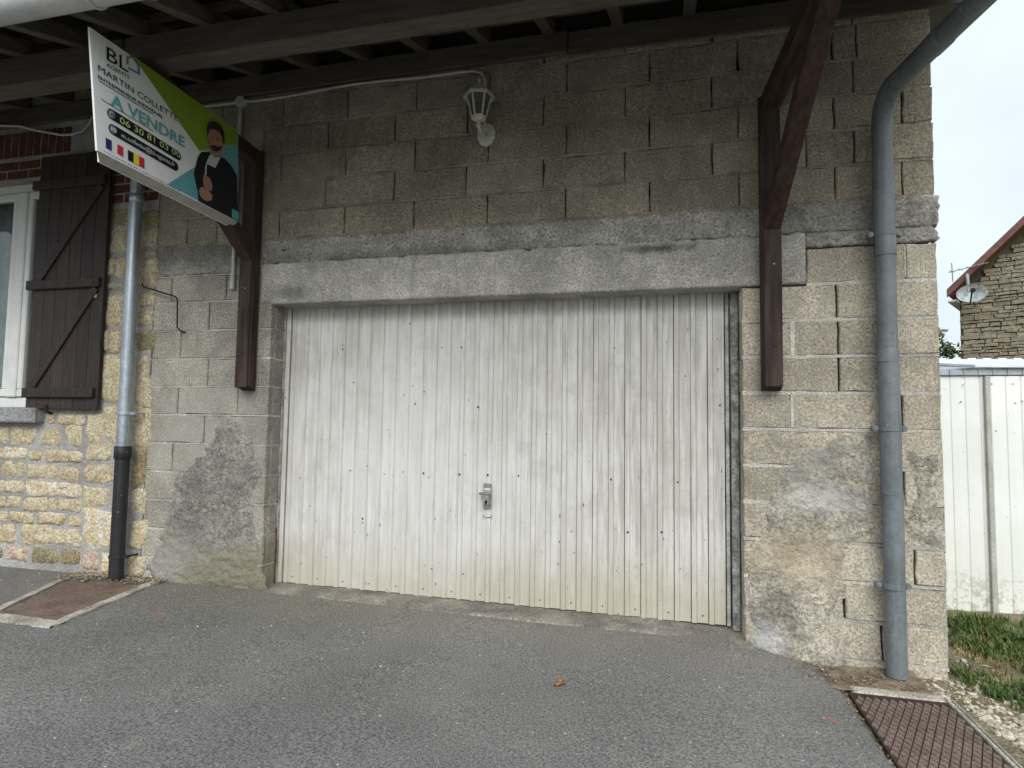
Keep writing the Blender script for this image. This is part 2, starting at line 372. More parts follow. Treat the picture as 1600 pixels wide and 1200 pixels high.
for z0, z1, j in rows: block_row(z0, z1, sorted(set(j)), m_block, gap=.0055)
for z0, z1, j in rows: bed(XL, XR-.01, z0, .0145 if z0 > 2.5 else .022, .003, m_bed_up)
# left of the door
zl = [-.15, .0, .185, .385, .585, .785, .985, 1.185, 1.384, 1.580, 1.780, 1.985, 2.175]
jl = [[XL, -2.1, OL], [XL, -2.3, -1.85, OL], [XL, -2.0, OL], [XL, -2.27, -1.76, OL], [XL, -2.02, OL], [XL, -2.28, -1.78, OL], [XL, -2.03, OL], [XL, -2.26, -1.77, OL], [XL, -2.02, OL], [XL, -2.26, -1.76, OL], [XL, -2.03, OL], [XL, -2.36, -1.9, -1.62]]
for z0, z1, j in zip(zl[:-1], zl[1:], jl):
    block_row(z0, z1, j, m_block_l, .002, .006, .010)
    bed(XL, j[-1], z0, .0115, .002)
bed(XL, -1.62, zl[-1], .012, .002)
# right of the door
zr = [-.30, -.056]+[.144+.2*k for k in range(9)]+[1.944, 2.150]
zr = [-.30, -.056, .144, .344, .544, .744, .944, 1.144, 1.344, 1.544, 1.744, 1.944, 2.150]
jr = [[OR, 2.0, XR], [OR, 2.18, XR], [OR, 2.006, XR], [OR, 1.76, 2.338, XR], [OR, 2.0, XR], [OR, 1.76, 2.30, XR], [OR, 2.0, XR], [OR, 1.761, 2.301, XR], [OR, 2.0, XR], [OR, 1.776, 2.0, 2.336, XR], [OR, 1.995, XR], [1.845, 2.335, XR]]
for z0, z1, j in zip(zr[:-1], zr[1:], jr):
    block_row(z0, z1, j, m_block_r, .004, .009, .016)
    bed(j[0]+.002, XR-.006, z0, .019, .001)
for x, z, w, h in ((1.772, 1.644, .03, .19), (1.765, 1.244, .02, .18), (2.335, 1.644, .02, .18), (2.33, 2.05, .012, .18)):
    vj = MB(); vj.box((x-w/2, -.0015, z-h/2), (x+w/2, .04, z+h/2)); vj.build('mortar_joint', m_mortar, garage, bev=.003)
# jamb returns (inside faces of the opening): blocks with their beds
for k, (z0, z1) in enumerate(zip(zl[1:-2], zl[2:-1])):
    b = MB(); b.box((OL-.05, .052, z0+.005), (OL+random.uniform(-.002, .002), .30, z1-.005)); b.build('jamb_block', m_block_l, garage, bev=.004)
for k, (z0, z1) in enumerate(zip(zr[1:-2], zr[2:-1])):
    b = MB(); b.box((OR+random.uniform(-.002, .002), .052, z0+.006), (OR+.05, .30, z1-.006)); b.build('jamb_block', m_block_r, garage, bev=.004)
jm = MB(); jm.box((OL-.05, .05, 0), (OL-.004, .29, OT)); jm.build('jamb_mortar', m_mortar, garage)
jm = MB(); jm.box((OR+.004, .05, -.1), (OR+.05, .29, OT)); jm.build('jamb_mortar', m_mortar, garage)

def rough_face(name, x0, x1, z0, z1, mat, y=0.0, amp=.004, step=.014, edge=.006, depth=.055, back=.055, sc=26.0, endj=0.0, lowedge=None):
    nx = max(2, int((x1-x0)/step)); nz_ = max(2, int((z1-z0)/step)); v = []; f = []
    for i in range(nz_+1):
        for j in range(nx+1):
            a, b = j/nx, i/nz_; x = x0+(x1-x0)*a; z = z0+(z1-z0)*b
            eb = min(b, 1-b); ee = math.exp(-(min(b, 1-b)*(z1-z0)/.012)**2)
            z += (fbm(x*13, 1.7 if b < .5 else 8.1)*(edge if b >= .5 or lowedge is None else lowedge))*(1-2*eb if eb < .5 else 0)
            x2 = x+(fbm(z*22, 4.4)*endj*(a > .995))
            yy = y - amp*fbm(x*sc, z*sc, .3, 3) - amp*.8*fbm(x*5, z*5, 2) + .005*ee
            v.append((x2, yy, z))
    n = nx+1
    for i in range(nz_):
        for j in range(nx): f.append((i*n+j, i*n+j+1, (i+1)*n+j+1, (i+1)*n+j))
    # skirts to the back
    bd = [j for j in range(n)]+[i*n+nx for i in range(1, nz_+1)]+[nz_*n+j for j in range(nx-1, -1, -1)]+[i*n for i in range(nz_-1, 0, -1)]
    b0 = len(v)
    for q in bd: v.append((v[q][0], back, v[q][2]))
    for k in range(len(bd)): f.append((bd[k], b0+k, b0+(k+1) % len(bd), bd[(k+1) % len(bd)]))
    return obj(name, v, f, mat, garage, smooth=True)
rough_face('concrete_band', -1.62, XR+.012, 2.232, 2.400, m_band, y=.001, amp=.008, edge=.013, endj=.018, sc=30)
rough_face('concrete_band', XL, -1.62, 2.18, 2.400, m_band, y=.0, amp=.006, edge=.012)
rough_face('concrete_band', 1.845, XR+.004, 2.152, 2.236, m_band, y=.004, amp=.008, edge=.01, endj=.03, sc=30)
rough_face('lintel', -1.62, 1.843, OT, 2.232, m_lintel, y=-.002, amp=.0034, edge=.014, back=.30, sc=40, lowedge=.0025)
ls = MB(); ls.box((OL-.02, .012, OT+.001), (OR+.02, .32, OT+.03)); ls.build('lintel_soffit', m_lintel, garage)

def patch(name, poly, mat, y0=-.001, amp=.012, step=.0125, rag=.035, sc=24.0, th=.008, clip=(-9, 9)):
    """trowelled cement patch standing proud of the blocks, ragged edge"""
    P = np.array(poly); x0, z0 = P.min(0)-.03; x1, z1 = P.max(0)+.03
    nx = int((x1-x0)/step); nz_ = int((z1-z0)/step)
    def sdf(x, z):
        ins = False; dm = 9
        for (ax, az), (bx, bz) in zip(P, np.roll(P, -1, 0)):
            ex, ez = bx-ax, bz-az; t = max(0, min(1, ((x-ax)*ex+(z-az)*ez)/(ex*ex+ez*ez)))
            dm = min(dm, math.hypot(x-ax-t*ex, z-az-t*ez))
            if (az > z) != (bz > z) and x < (bx-ax)*(z-az)/(bz-az)+ax: ins = not ins
        return dm if ins else -dm
    H = np.zeros((nz_+1, nx+1)); v = []; f = []
    for i in range(nz_+1):
        for j in range(nx+1):
            x, z = x0+j*step, z0+i*step
            d = sdf(x, z)+rag*fbm(x*7, z*7, 5.5)
            k = max(0, min(1, d/.05)); H[i, j] = d
            big = fbm(x*9, z*9, 1.1, 3); fine = mnoise.fractal(Vector((x*sc, z*sc*1.2, 0)), .8, 2.1, 4)
            yy = y0-(th+amp*.5*big+amp*.55*fine)*k+.006*(1-k)
            v.append((x, yy, z))
    n = nx+1
    for i in range(nz_):
        for j in range(nx):
            if max(H[i, j], H[i+1, j], H[i, j+1], H[i+1, j+1]) > -.004 and clip[0] < v[i*n+j][0] and v[i*n+j+1][0] < clip[1]: f.append((i*n+j, i*n+j+1, (i+1)*n+j+1, (i+1)*n+j))
    used = sorted({a for q in f for a in q}); mp = {a: i for i, a in enumerate(used)}
    return obj(name, [v[a] for a in used], [[mp[a] for a in q] for q in f], mat, garage, smooth=True)
def wp(l): return [(U(a, b)[0], U(a, b)[2]) for a, b in l]
patch('cement_patch', wp([(316, 705), (338, 672), (378, 655), (402, 685), (406, 740), (404, 830), (406, 890), (412, 925), (330, 925), (245, 915), (222, 890), (242, 850), (258, 800), (264, 752), (285, 728)]), m_patch_l, amp=.017, rag=.05)
patch('cement_patch', wp([(1205, 765), (1225, 728), (1280, 705), (1320, 680), (1378, 672), (1382, 780), (1376, 830), (1330, 850), (1320, 905), (1300, 960), (1300, 1045), (1265, 1050), (1166, 1010), (1166, 890), (1185, 830)]), m_patch_r, clip=(OR+.001, 2.15))
patch('cement_patch', wp([(1416, 705), (1474, 700), (1476, 740), (1478, 860), (1440, 850), (1415, 840)]), m_patch_r, rag=.02, clip=(2.2, XR-.002))
# foot of the right wall where the cement flares out
patch('cement_patch', wp([(1168, 985), (1240, 990), (1300, 1010), (1330, 1050), (1290, 1062), (1166, 1030)]), m_patch_r, y0=-.012, th=.02, amp=.016, clip=(OR+.004, XR))
# threshold
m_sill = concrete('sill_concrete', (.235, .22, .19), (.235, .22, .19), speck=.3, pit=.4, stain=.4, stain_sc=3.5)
t = []; tf = []
nx = 60
for i in range(nx+1):
    x = OL-.06+(OR-OL+.10)*i/nx; z = .034-.022*sstep(-1.5, .8, x)-.02*sstep(.9, 1.5, x)
    e = -.045-.012*fbm(x*6, 2.2)-.03*float(sstep(.8, 1.5, x)); 
    if x < OL: e = -.015
    t += [(x, e-.012, z-.05), (x, e, z-.004+.003*fbm(x*9, 1)), (x, .02, z+.002), (x, .34, z+.006)]
for i in range(nx):
    for k in range(3): tf.append((i*4+k, i*4+k+1, i*4+k+5, i*4+k+4))
o = obj('threshold', t, tf, m_sill, garage, smooth=False); fixn(o)

# ---- garage door
def m_doorpaint():
    m = Mat('door_paint', .55, .3)
    x = m.xyz()
    base = m.mix(m.mr(m.noise(1.3, 4, .6), .35, .65), (.49, .468, .425), (.575, .56, .53))
    st = m.noise(1.0, 6, .65, m.map((22, 22, 1.6)))
    base = m.mix(m.mr(st, .42, .62, 0, .75), base, (.66, .655, .635))
    st2 = m.noise(1.0, 5, .7, m.map((40, 40, 2.2), loc=(3, 1, 7)))
    base = m.mix(m.mr(st2, .48, .68, 0, .65), base, (.34, .32, .28))
    bl = m.noise(7, 5, .7)
    base = m.mix(m.mr(bl, .48, .66, 0, .45), base, (.40, .385, .35))
    dirt = m.math('MULTIPLY', m.mr(m.math('ADD', x[2], m.math('MULTIPLY', m.noise(1, 5, .7, m.map((16, 16, 2.5))), .5)), .30, .75, 1, 0), .6)
    base = m.mix(dirt, base, (.40, .36, .25))
    ch = m.mr(m.noise(34, 2, .5, m.map((1.6, 1, .75), loc=(1, 2, 4))), .735, .755)
    wt = m.blob((-.55, .18, .95), (.75, .4, .75), .9, .5, 3.0)
    base = m.mix(m.math('MULTIPLY', wt, .45), base, (.70, .715, .72))                # bleached patch
    base = m.mix(m.math('MULTIPLY', ch, .9), base, (.07, .065, .06))
    m.col(base); m.bump(m.noise(30, 4, .6), .25, .003); return m.m
M_DOOR = m_doorpaint()
m_frame_dark = plain('weathered_timber', (.27, .27, .255), .85, .2, var=.5, sc=14, bumpd=.003)
m_black = plain('black', (.012, .012, .012), .7, .2)
m_doorframe = plain('door_frame_paint', (.40, .395, .375), .7, .3, var=.35, sc=10)
door = empty('garage_door', (0, .2, .02), parent=garage)
YD = .185; DX0, DX1 = -1.478, 1.425; NP = 30; PW = (DX1-DX0)/NP
ZT = OT+.02
prof = [(0, .006), (.0035, .006), (.0045, -.012), (.030, -.013), (.037, 0), (PW, 0)]
for k in range(NP):
    xa = DX0+k*PW; v = []; f = []
    jz = random.uniform(-.002, .002); jy = random.uniform(-.0015, .0015)
    zb = .042-.030*k/NP
    for z in (zb+jz, .6, 1.2, ZT):
        for (a, b) in prof: v.append((xa+a, YD+b+jy+.0015*fbm(xa*3, z*2), z))
    n = len(prof)
    for i in range(3):
        for j in range(n-1): f.append((i*n+j, i*n+j+1, (i+1)*n+j+1, (i+1)*n+j))
    obj('door_panel', v, f, M_DOOR, door)
b = MB(); b.box((DX0-.05, YD+.006, .03), (DX1+.03, YD+.03, ZT)); b.build('backing', m_black, door)
b = MB(); b.box((DX0-.040, YD-.018, .04), (DX0-.008, YD+.02, ZT)); b.build('side_stile', M_DOOR, door, bev=.003)
b = MB(); b.box((DX1+.006, YD-.016, .012), (DX1+.026, YD+.02, ZT)); b.build('side_stile', m_doorframe, door, bev=.003)
b = MB(); b.box((DX1+.034, YD-.05, .0), (OR-.004, YD+.03, OT)); b.build('frame_post', m_frame_dark, door, bev=.004)
b = MB(); b.box((OL+.002, YD-.04, .03), (DX0-.042, YD+.03, OT)); b.build('frame_post', m_doorframe, door, bev=.003)
m_rust = plain('rust', (.10, .045, .025), .9, .2, var=.5, sc=20)
b = MB(); b.box((DX0-.046, YD-.045, .035), (DX0-.038, YD-.04, .42)); b.build('rust_strip', m_rust, door)
# screws and holes
def dot(name, x, z, r, y, mat, par):
    q = MB(); q.lathe((x, y, z), [(r, 0), (r*.8, -.002)], 8, ax=1); return q.build(name, mat, par)
for px, py in ((494, 738), (509, 733), (549, 735), (590, 737), (631, 737), (663, 739), (676, 739), (719, 741), (763, 742), (811, 743), (857, 745), (905, 748), (955, 749), (1007, 751), (1059, 753), (1112, 755),
               (575, 728), (568, 810), (568, 816), (537, 540), (537, 546), (692, 543), (722, 543), (664, 612), (981, 831), (981, 839), (1034, 831), (1037, 841), (676, 888), (575, 835), (1125, 633), (554, 598), (748, 636)):
    p = U(px, py, 1, YD); dot('screw', p[0], p[2], random.uniform(.004, .007), YD-.004 if random.random() < .5 else YD-.015, m_black, door)
for k in range(0, NP, 2): dot('screw', DX0+(k+.68)*PW, .085-.03*k/NP, .0045, YD-.003, m_rust, door)
# lock handle
m_zinc = plain('zinc_handle', (.34, .34, .335), .45, .5, .6, var=.25, sc=40)
hp = U(763, 776, 1, YD)
hd = empty('door_handle', (hp[0], YD-.015, hp[2]), parent=door)
b = MB(); b.box((hp[0]-.027, YD-.026, hp[2]-.075), (hp[0]+.027, YD-.012, hp[2]+.085)); b.build('lock_plate', m_zinc, hd, bev=.005)
b = MB(); b.box((hp[0]-.048, YD-.062, hp[2]+.016), (hp[0]+.030, YD-.024, hp[2]+.030)); b.box((hp[0]-.02, YD-.055, hp[2]-.05), (hp[0]+.02, YD-.024, hp[2]+.02)); b.build('lever', m_zinc, hd, bev=.004)
b = MB(); b.lathe((hp[0]+.001, YD-.056, hp[2]-.028), [(.010, 0), (.009, -.002)], 12, ax=1); b.box((hp[0]-.004, YD-.0575, hp[2]-.045), (hp[0]+.006, YD-.055, hp[2]-.028)); b.build('keyhole', m_black, hd)
b = MB(); b.box((hp[0]-.022, YD-.0275, hp[2]+.044), (hp[0]+.022, YD-.0255, hp[2]+.056)); b.build('label_plate', M_DOOR, hd)
b = MB(); b.box((hp[0]-.028, YD-.017, hp[2]-.128), (hp[0]-.024, YD-.0135, hp[2]-.112)); b.box((hp[0]+.026, YD-.017, hp[2]-.128), (hp[0]+.030, YD-.0135, hp[2]-.112)); b.box((hp[0]-.024, YD-.017, hp[2]-.130), (hp[0]+.026, YD-.0135, hp[2]-.126)); b.build('old_lock_mark', m_frame_dark, hd)

# ------------------------------------------------------------------ stone house on the left
def m_stone(name, c1, c2, c3):
    m = Mat(name, .95, .15)
    r = m.rand()
    c = m.mix(r, c1, c2)
    c = m.mix(m.mr(m.noise(12, 4, .7), .42, .60), c, c3)
    c = m.mix(m.mr(m.noise(6, 4, .65, m.map((1, 1, 1), loc=(9, 2, 4))), .56, .68, 0, .6), c, tuple(min(.75, x*1.5) for x in c3))
    c = m.mix(m.mr(m.noise(16, 4, .6, m.map((1, 1, 1), loc=(5, 5, 5))), .58, .72, 0, .55), c, (.33, .20, .10))
    g = m.noise(70, 4, .7)
    c = m.mix(1.0, c, m.mix(m.mr(g, .3, .7), (.56, .55, .53), (1.38, 1.38, 1.36)), 'MULTIPLY')
    m.col(c); m.bump(m.math('ADD', g, m.math('MULTIPLY', m.noise(24, 3, .65), 2.0)), .9, .009); return m.m
m_st_y = m_stone('yellow_stone', (.52, .435, .285), (.43, .355, .235), (.55, .49, .37))
m_st_w = m_stone('whitish_stone', (.66, .62, .54), (.62, .57, .47), (.56, .45, .28))
m_st_p = m_stone('pinkish_stone', (.42, .27, .20), (.46, .30, .23), (.50, .42, .33))
m_st_g = m_stone('grey_stone', (.34, .33, .30), (.40, .38, .33), (.44, .38, .27))
m_st_d = m_stone('mossy_stone', (.30, .25, .15), (.33, .27, .17), (.24, .22, .14))
m_brick = m_stone('red_brick', (.115, .045, .034), (.15, .06, .044), (.10, .042, .034))
m_pointing = concrete('stone_pointing', (.34, .335, .32), (.34, .335, .32), speck=.15, pit=.3, grain=90, bumpd=.006, stain=.25, stain_sc=2.5)
house = empty('stone_house', (-3.6, .1, .04), 'yellow rubble stone house wall with brick lintel and white window', 'house')
XW0, XW1, ZW0, ZW1 = -5.2, -3.55, 1.245, 3.02        # window opening
b = MB(); b.box((-7, -.001, -.3), (XW0, .4, 3.735)); b.box((XW1, -.001, -.3), (XL-.002, .4, 3.735)); b.box((XW0, -.001, -.3), (XW1, .4, ZW0-.02)); b.box((XW0, -.001, ZW1), (XW1, .4, 3.735))
b.build('wall_core', m_pointing, house)
S_ = 4.617
stones = [(-60,125,65,245,'y'),(85,130,262,250,'y'),(290,138,440,262,'y'),(472,128,598,265,'y'),(420,35,612,105,'y'),(345,15,400,105,'y'),(622,20,742,240,'y'),(760,-40,850,235,'y'),
 (-80,278,24,350,'y'),(30,280,195,352,'w'),(208,300,296,362,'y'),(335,300,595,378,'y'),(625,258,812,365,'y'),
 (12,378,188,482,'y'),(202,405,408,497,'y'),(415,415,572,510,'y'),(612,395,838,532,'y'),
 (-70,508,178,600,'y'),(190,525,585,622,'w'),(605,560,782,692,'y'),
 (-90,620,38,698,'y'),(50,632,158,698,'y'),(168,632,340,730,'y'),(358,640,412,728,'y'),(415,650,590,728,'y'),
 (-90,728,65,798,'y'),(70,740,248,812,'y'),(278,748,465,820,'y'),(495,770,585,840,'y'),
 (598,712,836,1000,'w'),(-120,825,115,950,'y'),(160,840,370,968,'y'),(380,865,585,982,'y'),
 (-140,985,30,1070,'d'),(50,985,205,1085,'p'),(228,998,425,1105,'d'),(432,1008,578,1110,'d'),
 (598,1030,718,1160,'p'),(722,1030,822,1180,'w'),
 (955,-20,1080,262,'y'),(955,280,1062,560,'d'),(950,572,1058,760,'y'),(942,785,1050,995,'y'),(925,1055,1030,1195,'y')]
SM = {'y': m_st_y, 'w': m_st_w, 'p': m_st_p, 'd': m_st_d, 'g': m_st_g}
def put_stone(a, b_, c, d, k, pw=8.0, bulge=.005, name='stone'):
    p0 = U(a, d); p1 = U(c, b_); q0 = U(a, b_); q1 = U(c, d)
    x0 = (p0[0]+q0[0])/2; x1 = (p1[0]+q1[0])/2; z0 = (p0[2]+q1[2])/2; z1 = (p1[2]+q0[2])/2
    if x1-x0 < .02 or z1-z0 < .02: return
    x0 -= .005; x1 += .005; z0 -= .005; z1 += .005
    s = min(x1-x0, z1-z0)
    chunk(name, outline(x0, z0, x1, z1, max(.034, s/2.6), s*.06, pw, skew=.10), SM[k] if isinstance(k, str) else k, house, y=-.004+random.uniform(-.005, .002), depth=.03, bev=.008, bulge=bulge*random.uniform(.6, 1.3), rough=.006, smooth=True)
for a, b_, c, d, k in stones: put_stone(a/S_, 640+b_/S_, c/S_, 640+d/S_, k)
for a, b_, c, d, k in ((164,456,191,511,'y'),(163,518,173,552,'g'),(174,517,191,552,'y'),(158,558,190,634,'y'),(215,456,230,479,'y'),(232,454,243,478,'y'),(214,483,241,511,'y'),(213,515,240,548,'d'),(211,554,237,633,'y'),(166,442,192,452,'g'),
    (171,328,198,352,'d'),(171,355,198,397,'y'),(168,402,180,430,'y'),(182,402,198,436,'y'),(218,328,247,350,'d'),(218,353,246,388,'y'),(216,392,244,402,'g'),(216,405,232,446,'y'),(233,405,244,450,'y')):
    put_stone(a, b_, c, d, k, 7.0, .010)
# bricks by the downpipe, soldier course over the window, brick arch under it
for r in range(4):
    z = 2.755+r*.075
    for i, (x0, x1) in enumerate(((-2.93, -2.72), (-2.71, -2.60), (-2.59, -2.515)) if r % 2 else ((-2.93, -2.83), (-2.82, -2.61), (-2.60, -2.515))):
        chunk('brick', outline(x0, z, x1, z+.064, .05, .002), m_brick, house, y=-.006+random.uniform(-.002, .002), depth=.03, bev=.004, rough=.001)
for i in range(26):
    x = -5.3+i*.075
    chunk('brick', outline(x, 3.20, x+.064, 3.40, .06, .002), m_brick, house, y=-.006, depth=.03, bev=.004, rough=.001)
for i in range(9):
    x = -5.3+i*.22
    chunk('brick', outline(x, 3.025, x+.21, 3.09, .06, .002), m_brick, house, y=-.004, depth=.03, bev=.004, rough=.001)
    chunk('brick', outline(x-.1, 3.10, x+.11, 3.165, .06, .002), m_brick, house, y=-.005, depth=.03, bev=.004, rough=.001)
# rubble carried on beyond the left edge of the picture
zz = .09
while zz < 1.10:
    h = random.uniform(.09, .15); x = -6.6
    while x < -4.45:
        w = random.uniform(.12, .3); chunk('stone', outline(x, zz, min(x+w, -4.4), zz+h-.025, .05, .006, 5), m_st_y, house, y=-.004, depth=.03, bev=.010, bulge=.010, rough=.005, smooth=True); x += w+.025
    zz += h
# window
m_pvc = plain('white_frame', (.72, .72, .70), .4, .4, var=.06, sc=5)
def m_glass():
    m = Mat('window_glass', .03, .5); m.col((.80, .86, .85)); m.b.inputs['Transmission Weight'].default_value = 1.0; m.b.inputs['IOR'].default_value = 1.45; return m.m
M_GLASS = m_glass()
win = empty('window', (-4.3, .12, ZW0), parent=house)
wb = MB(); y0w, y1w = .085, .14
wb.box((XW0, y0w, ZW0-.02), (XW1, y1w, ZW0+.06)); wb.box((XW0, y0w, ZW1-.07), (XW1, y1w, ZW1)); wb.box((XW1-.06, y0w, ZW0+.06), (XW1, y1w, ZW1-.07)); wb.box((XW0, y0w, ZW0+.06), (XW0+.06, y1w, ZW1-.07)); wb.build('window_frame', m_pvc, win, bev=.006)
MX = -3.89
for x0, x1 in ((XW0+.062, MX-.052), (MX+.052, XW1-.062)):
    sb = MB(); zz0, zz1 = ZW0+.065, ZW1-.075
    sb.box((x0, .07, zz0), (x1, .125, zz0+.06)); sb.box((x0, .07, zz1-.06), (x1, .125, zz1)); sb.box((x0, .07, zz0+.06), (x0+.05, .125, zz1-.06)); sb.box((x1-.05, .07, zz0+.06), (x1, .125, zz1-.06))
    sb.build('sash', m_pvc, win, bev=.008)
    gb = MB(); gb.box((x0+.05, .1, zz0+.06), (x1-.05, .104, zz1-.06)); gb.build('pane', M_GLASS, win)
v = []; f = []
for i in range(90):
    x = XW0+.03+(XW1-XW0-.06)*i/89; yy = .21+.018*math.sin(i*.9)+.01*math.sin(i*.37+1)
    v += [(x, yy, ZW0+.05), (x, yy+.004, ZW1-.05)]
for i in range(89): f.append((i*2, i*2+2, i*2+3, i*2+1))
obj('curtain', v, f, plain('net_curtain', (.42, .46, .46), .9, .1, var=.12), win, smooth=True)
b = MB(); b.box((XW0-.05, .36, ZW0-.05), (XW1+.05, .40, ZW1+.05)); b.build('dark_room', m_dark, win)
mb_ = MB(); mb_.box((MX-.05, .062, ZW0+.062), (MX+.05, .13, ZW1-.072)); mb_.build('mullion', m_pvc, win, bev=.008)
b = MB(); b.box((XW0-.05, -.09, ZW0-.135), (-3.44, .08, ZW0-.022)); b.build('window_sill', concrete('sill_stone', (.24, .245, .25), (.24, .245, .25), speck=.1, pit=.2, stain=.3), house, bev=.012)
# shutter, folded open on the wall
def m_shut():
    m = Mat('brown_shutter_paint', .6, .3)
    c = m.mix(m.rand(), (.030, .022, .021), (.042, .031, .029))
    st = m.noise(1, 5, .65, m.map((60, 60, 4)))
    c = m.mix(1.0, c, m.mix(m.mr(st, .3, .7), (.7, .7, .7), (1.35, 1.35, 1.35)), 'MULTIPLY')
    c = m.mix(m.mr(m.noise(26, 3, .6, m.map((1, 1, .35))), .70, .76, 0, .6), c, (.16, .145, .13))
    m.col(c); m.bump(st, .4, .002); return m.m
M_SHUT = m_shut()
SX0, SX1, SZ0, SZ1 = -3.565, -2.90, 1.212, 3.145
shutter = empty('shutter', (-3.23, -.05, SZ0), parent=house)
tag(shutter, 'dark brown plank shutter folded open')
npk = 6
for i in range(npk):
    w = (SX1-SX0)/npk; b = MB(); b.box((SX0+i*w+.0015, -.062, SZ0+random.uniform(0, .004)), (SX0+(i+1)*w-.0015, -.038, SZ1)); b.build('plank', M_SHUT, shutter, bev=.003)
ez = [1.335, 2.145, 2.915]
for z in ez:
    b = MB(); b.box((SX0-.035 if z > 2 else SX0-.01, -.092, z-.035), (SX1-.02, -.0625, z+.035)); b.build('ledge', M_SHUT, shutter, bev=.005)
for (x0, z0), (x1, z1) in (((SX0+.06, ez[0]+.04), (SX1-.06, ez[1]-.04)), ((SX0+.06, ez[1]+.04), (SX1-.06, ez[2]-.04))):
    b = MB(); b.beam((x0, -.071, z0), (x1, -.071, z1), .016, .06, side=(0, 1, 0)); b.build('brace', M_SHUT, shutter, bev=.004)
m_iron = plain('iron', (.03, .028, .027), .6, .4, .5)
for z in (ez[0], ez[1], ez[2]):
    for i in range(npk): dot('nail', SX0+.05+i*.11, z, .006, -.0925, m_iron, shutter)
b = MB(); b.tube([(-3.32, -.05, SZ0-.03), (-3.32, -.09, SZ0-.02), (-3.32, -.10, SZ0+.03)], .012, 8); b.build('shutter_catch', m_iron, house)
for z in (ez[1]-.06, ez[1]-.1):
    b = MB(); b.box((SX1-.085, -.072, z-.014), (SX1-.05, -.0625, z+.014)); b.build('latch', m_zinc, shutter, bev=.003)

# ------------------------------------------------------------------ eaves
def m_wood(name, c1, c2, gs=(3, 30, 30), dirt=.4):
    m = Mat(name, .8, .2)
    tcn = m.n('ShaderNodeTexCoord').outputs['Object']
    gr = m.noise(1, 6, .65, m.map(gs, src=tcn))
    c = m.mix(m.mr(gr, .3, .7), c1, c2)
    c = m.mix(m.mr(m.noise(4, 5, .65), .5, .75, 0, dirt), c, tuple(x*.45 for x in c1))
    c = m.mix(m.mr(m.noise(1, 3, .7, m.map(tuple(q*2.2 for q in gs), src=tcn)), .66, .74, 0, .5), c, tuple(min(.5, x*2.4) for x in c2))
    m.col(c); m.bump(gr, .5, .004); return m.m
m_beam = m_wood('beam_timber', (.085, .072, .060), (.135, .115, .098))
m_rafter = m_wood('rafter_timber', (.09, .078, .066), (.14, .122, .105), (30, 3, 30))
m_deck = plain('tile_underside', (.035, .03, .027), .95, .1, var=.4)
m_brk = m_wood('stained_bracket_timber', (.030, .020, .017), (.072, .050, .043), (30, 30, 3), .3)
m_brk2 = m_wood('bracket_arm_timber', (.036, .021, .018), (.082, .050, .041), (30, 3, 30), .3)
roof = empty('eaves_roof', (0, -.9, 2.7), 'dark timber eaves with rafters and long purlin over the door', 'roof')
SL = .33
def zraf(y): return 3.585+SL*y          # underside of the rafters at depth y (y<0 outside)
for k in range(-12, 4):
    x = -.03+.42*k
    b = MB(); b.beam((x, .35, zraf(.35)+.045), (x, -1.43, zraf(-1.43)+.045), .07, .09); b.build('rafter', m_rafter, roof, bev=.004)
b = MB(); b.beam((1.62+.42, .35, zraf(.35)+.045), (2.04, -1.43, zraf(-1.43)+.045), .07, .09); b.build('rafter', m_rafter, roof, bev=.004)
b = MB(); b.beam((2.62, .35, zraf(.35)+.06), (2.62, -1.43, zraf(-1.43)+.06), .05, .17); b.build('verge_board', m_brk2, roof, bev=.004)
for i in range(6):
    y = .2-.29*i; z = zraf(y)+.105
    b = MB(); b.box((-6, y-.02, z-.015), (2.59, y+.02, z+.02)); b.build('batten', m_rafter, roof)
v = []; f = []
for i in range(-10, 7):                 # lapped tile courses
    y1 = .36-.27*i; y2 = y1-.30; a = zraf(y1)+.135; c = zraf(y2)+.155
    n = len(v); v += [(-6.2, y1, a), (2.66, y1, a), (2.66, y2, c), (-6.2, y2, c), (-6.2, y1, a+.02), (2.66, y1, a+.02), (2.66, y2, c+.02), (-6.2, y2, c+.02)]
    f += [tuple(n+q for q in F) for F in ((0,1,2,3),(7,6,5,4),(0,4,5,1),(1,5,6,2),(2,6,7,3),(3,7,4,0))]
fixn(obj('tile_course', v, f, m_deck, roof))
b = MB(); b.box((-1.82, -1.0, 3.102), (2.60, -.87, 3.262)); b.build('purlin', m_beam, roof, bev=.006)
b = MB(); b.box((-6, -1.005, 3.085), (-1.83, -.865, 3.26)); b.build('purlin', m_beam, roof, bev=.006)
b = MB(); b.box((-6, -.035, 3.44), (.50, .30, 3.583)); b.build('wall_plate', m_beam, roof, bev=.006)
b = MB(); b.box((.505, -.015, 3.43), (2.66, .30, 3.585)); b.build('wall_plate', m_beam, roof, bev=.006)
b = MB(); b.box((-6.1, -1.46, zraf(-1.45)-.02), (2.64, -1.432, zraf(-1.45)+.14)); b.build('fascia', m_beam, roof, bev=.003)
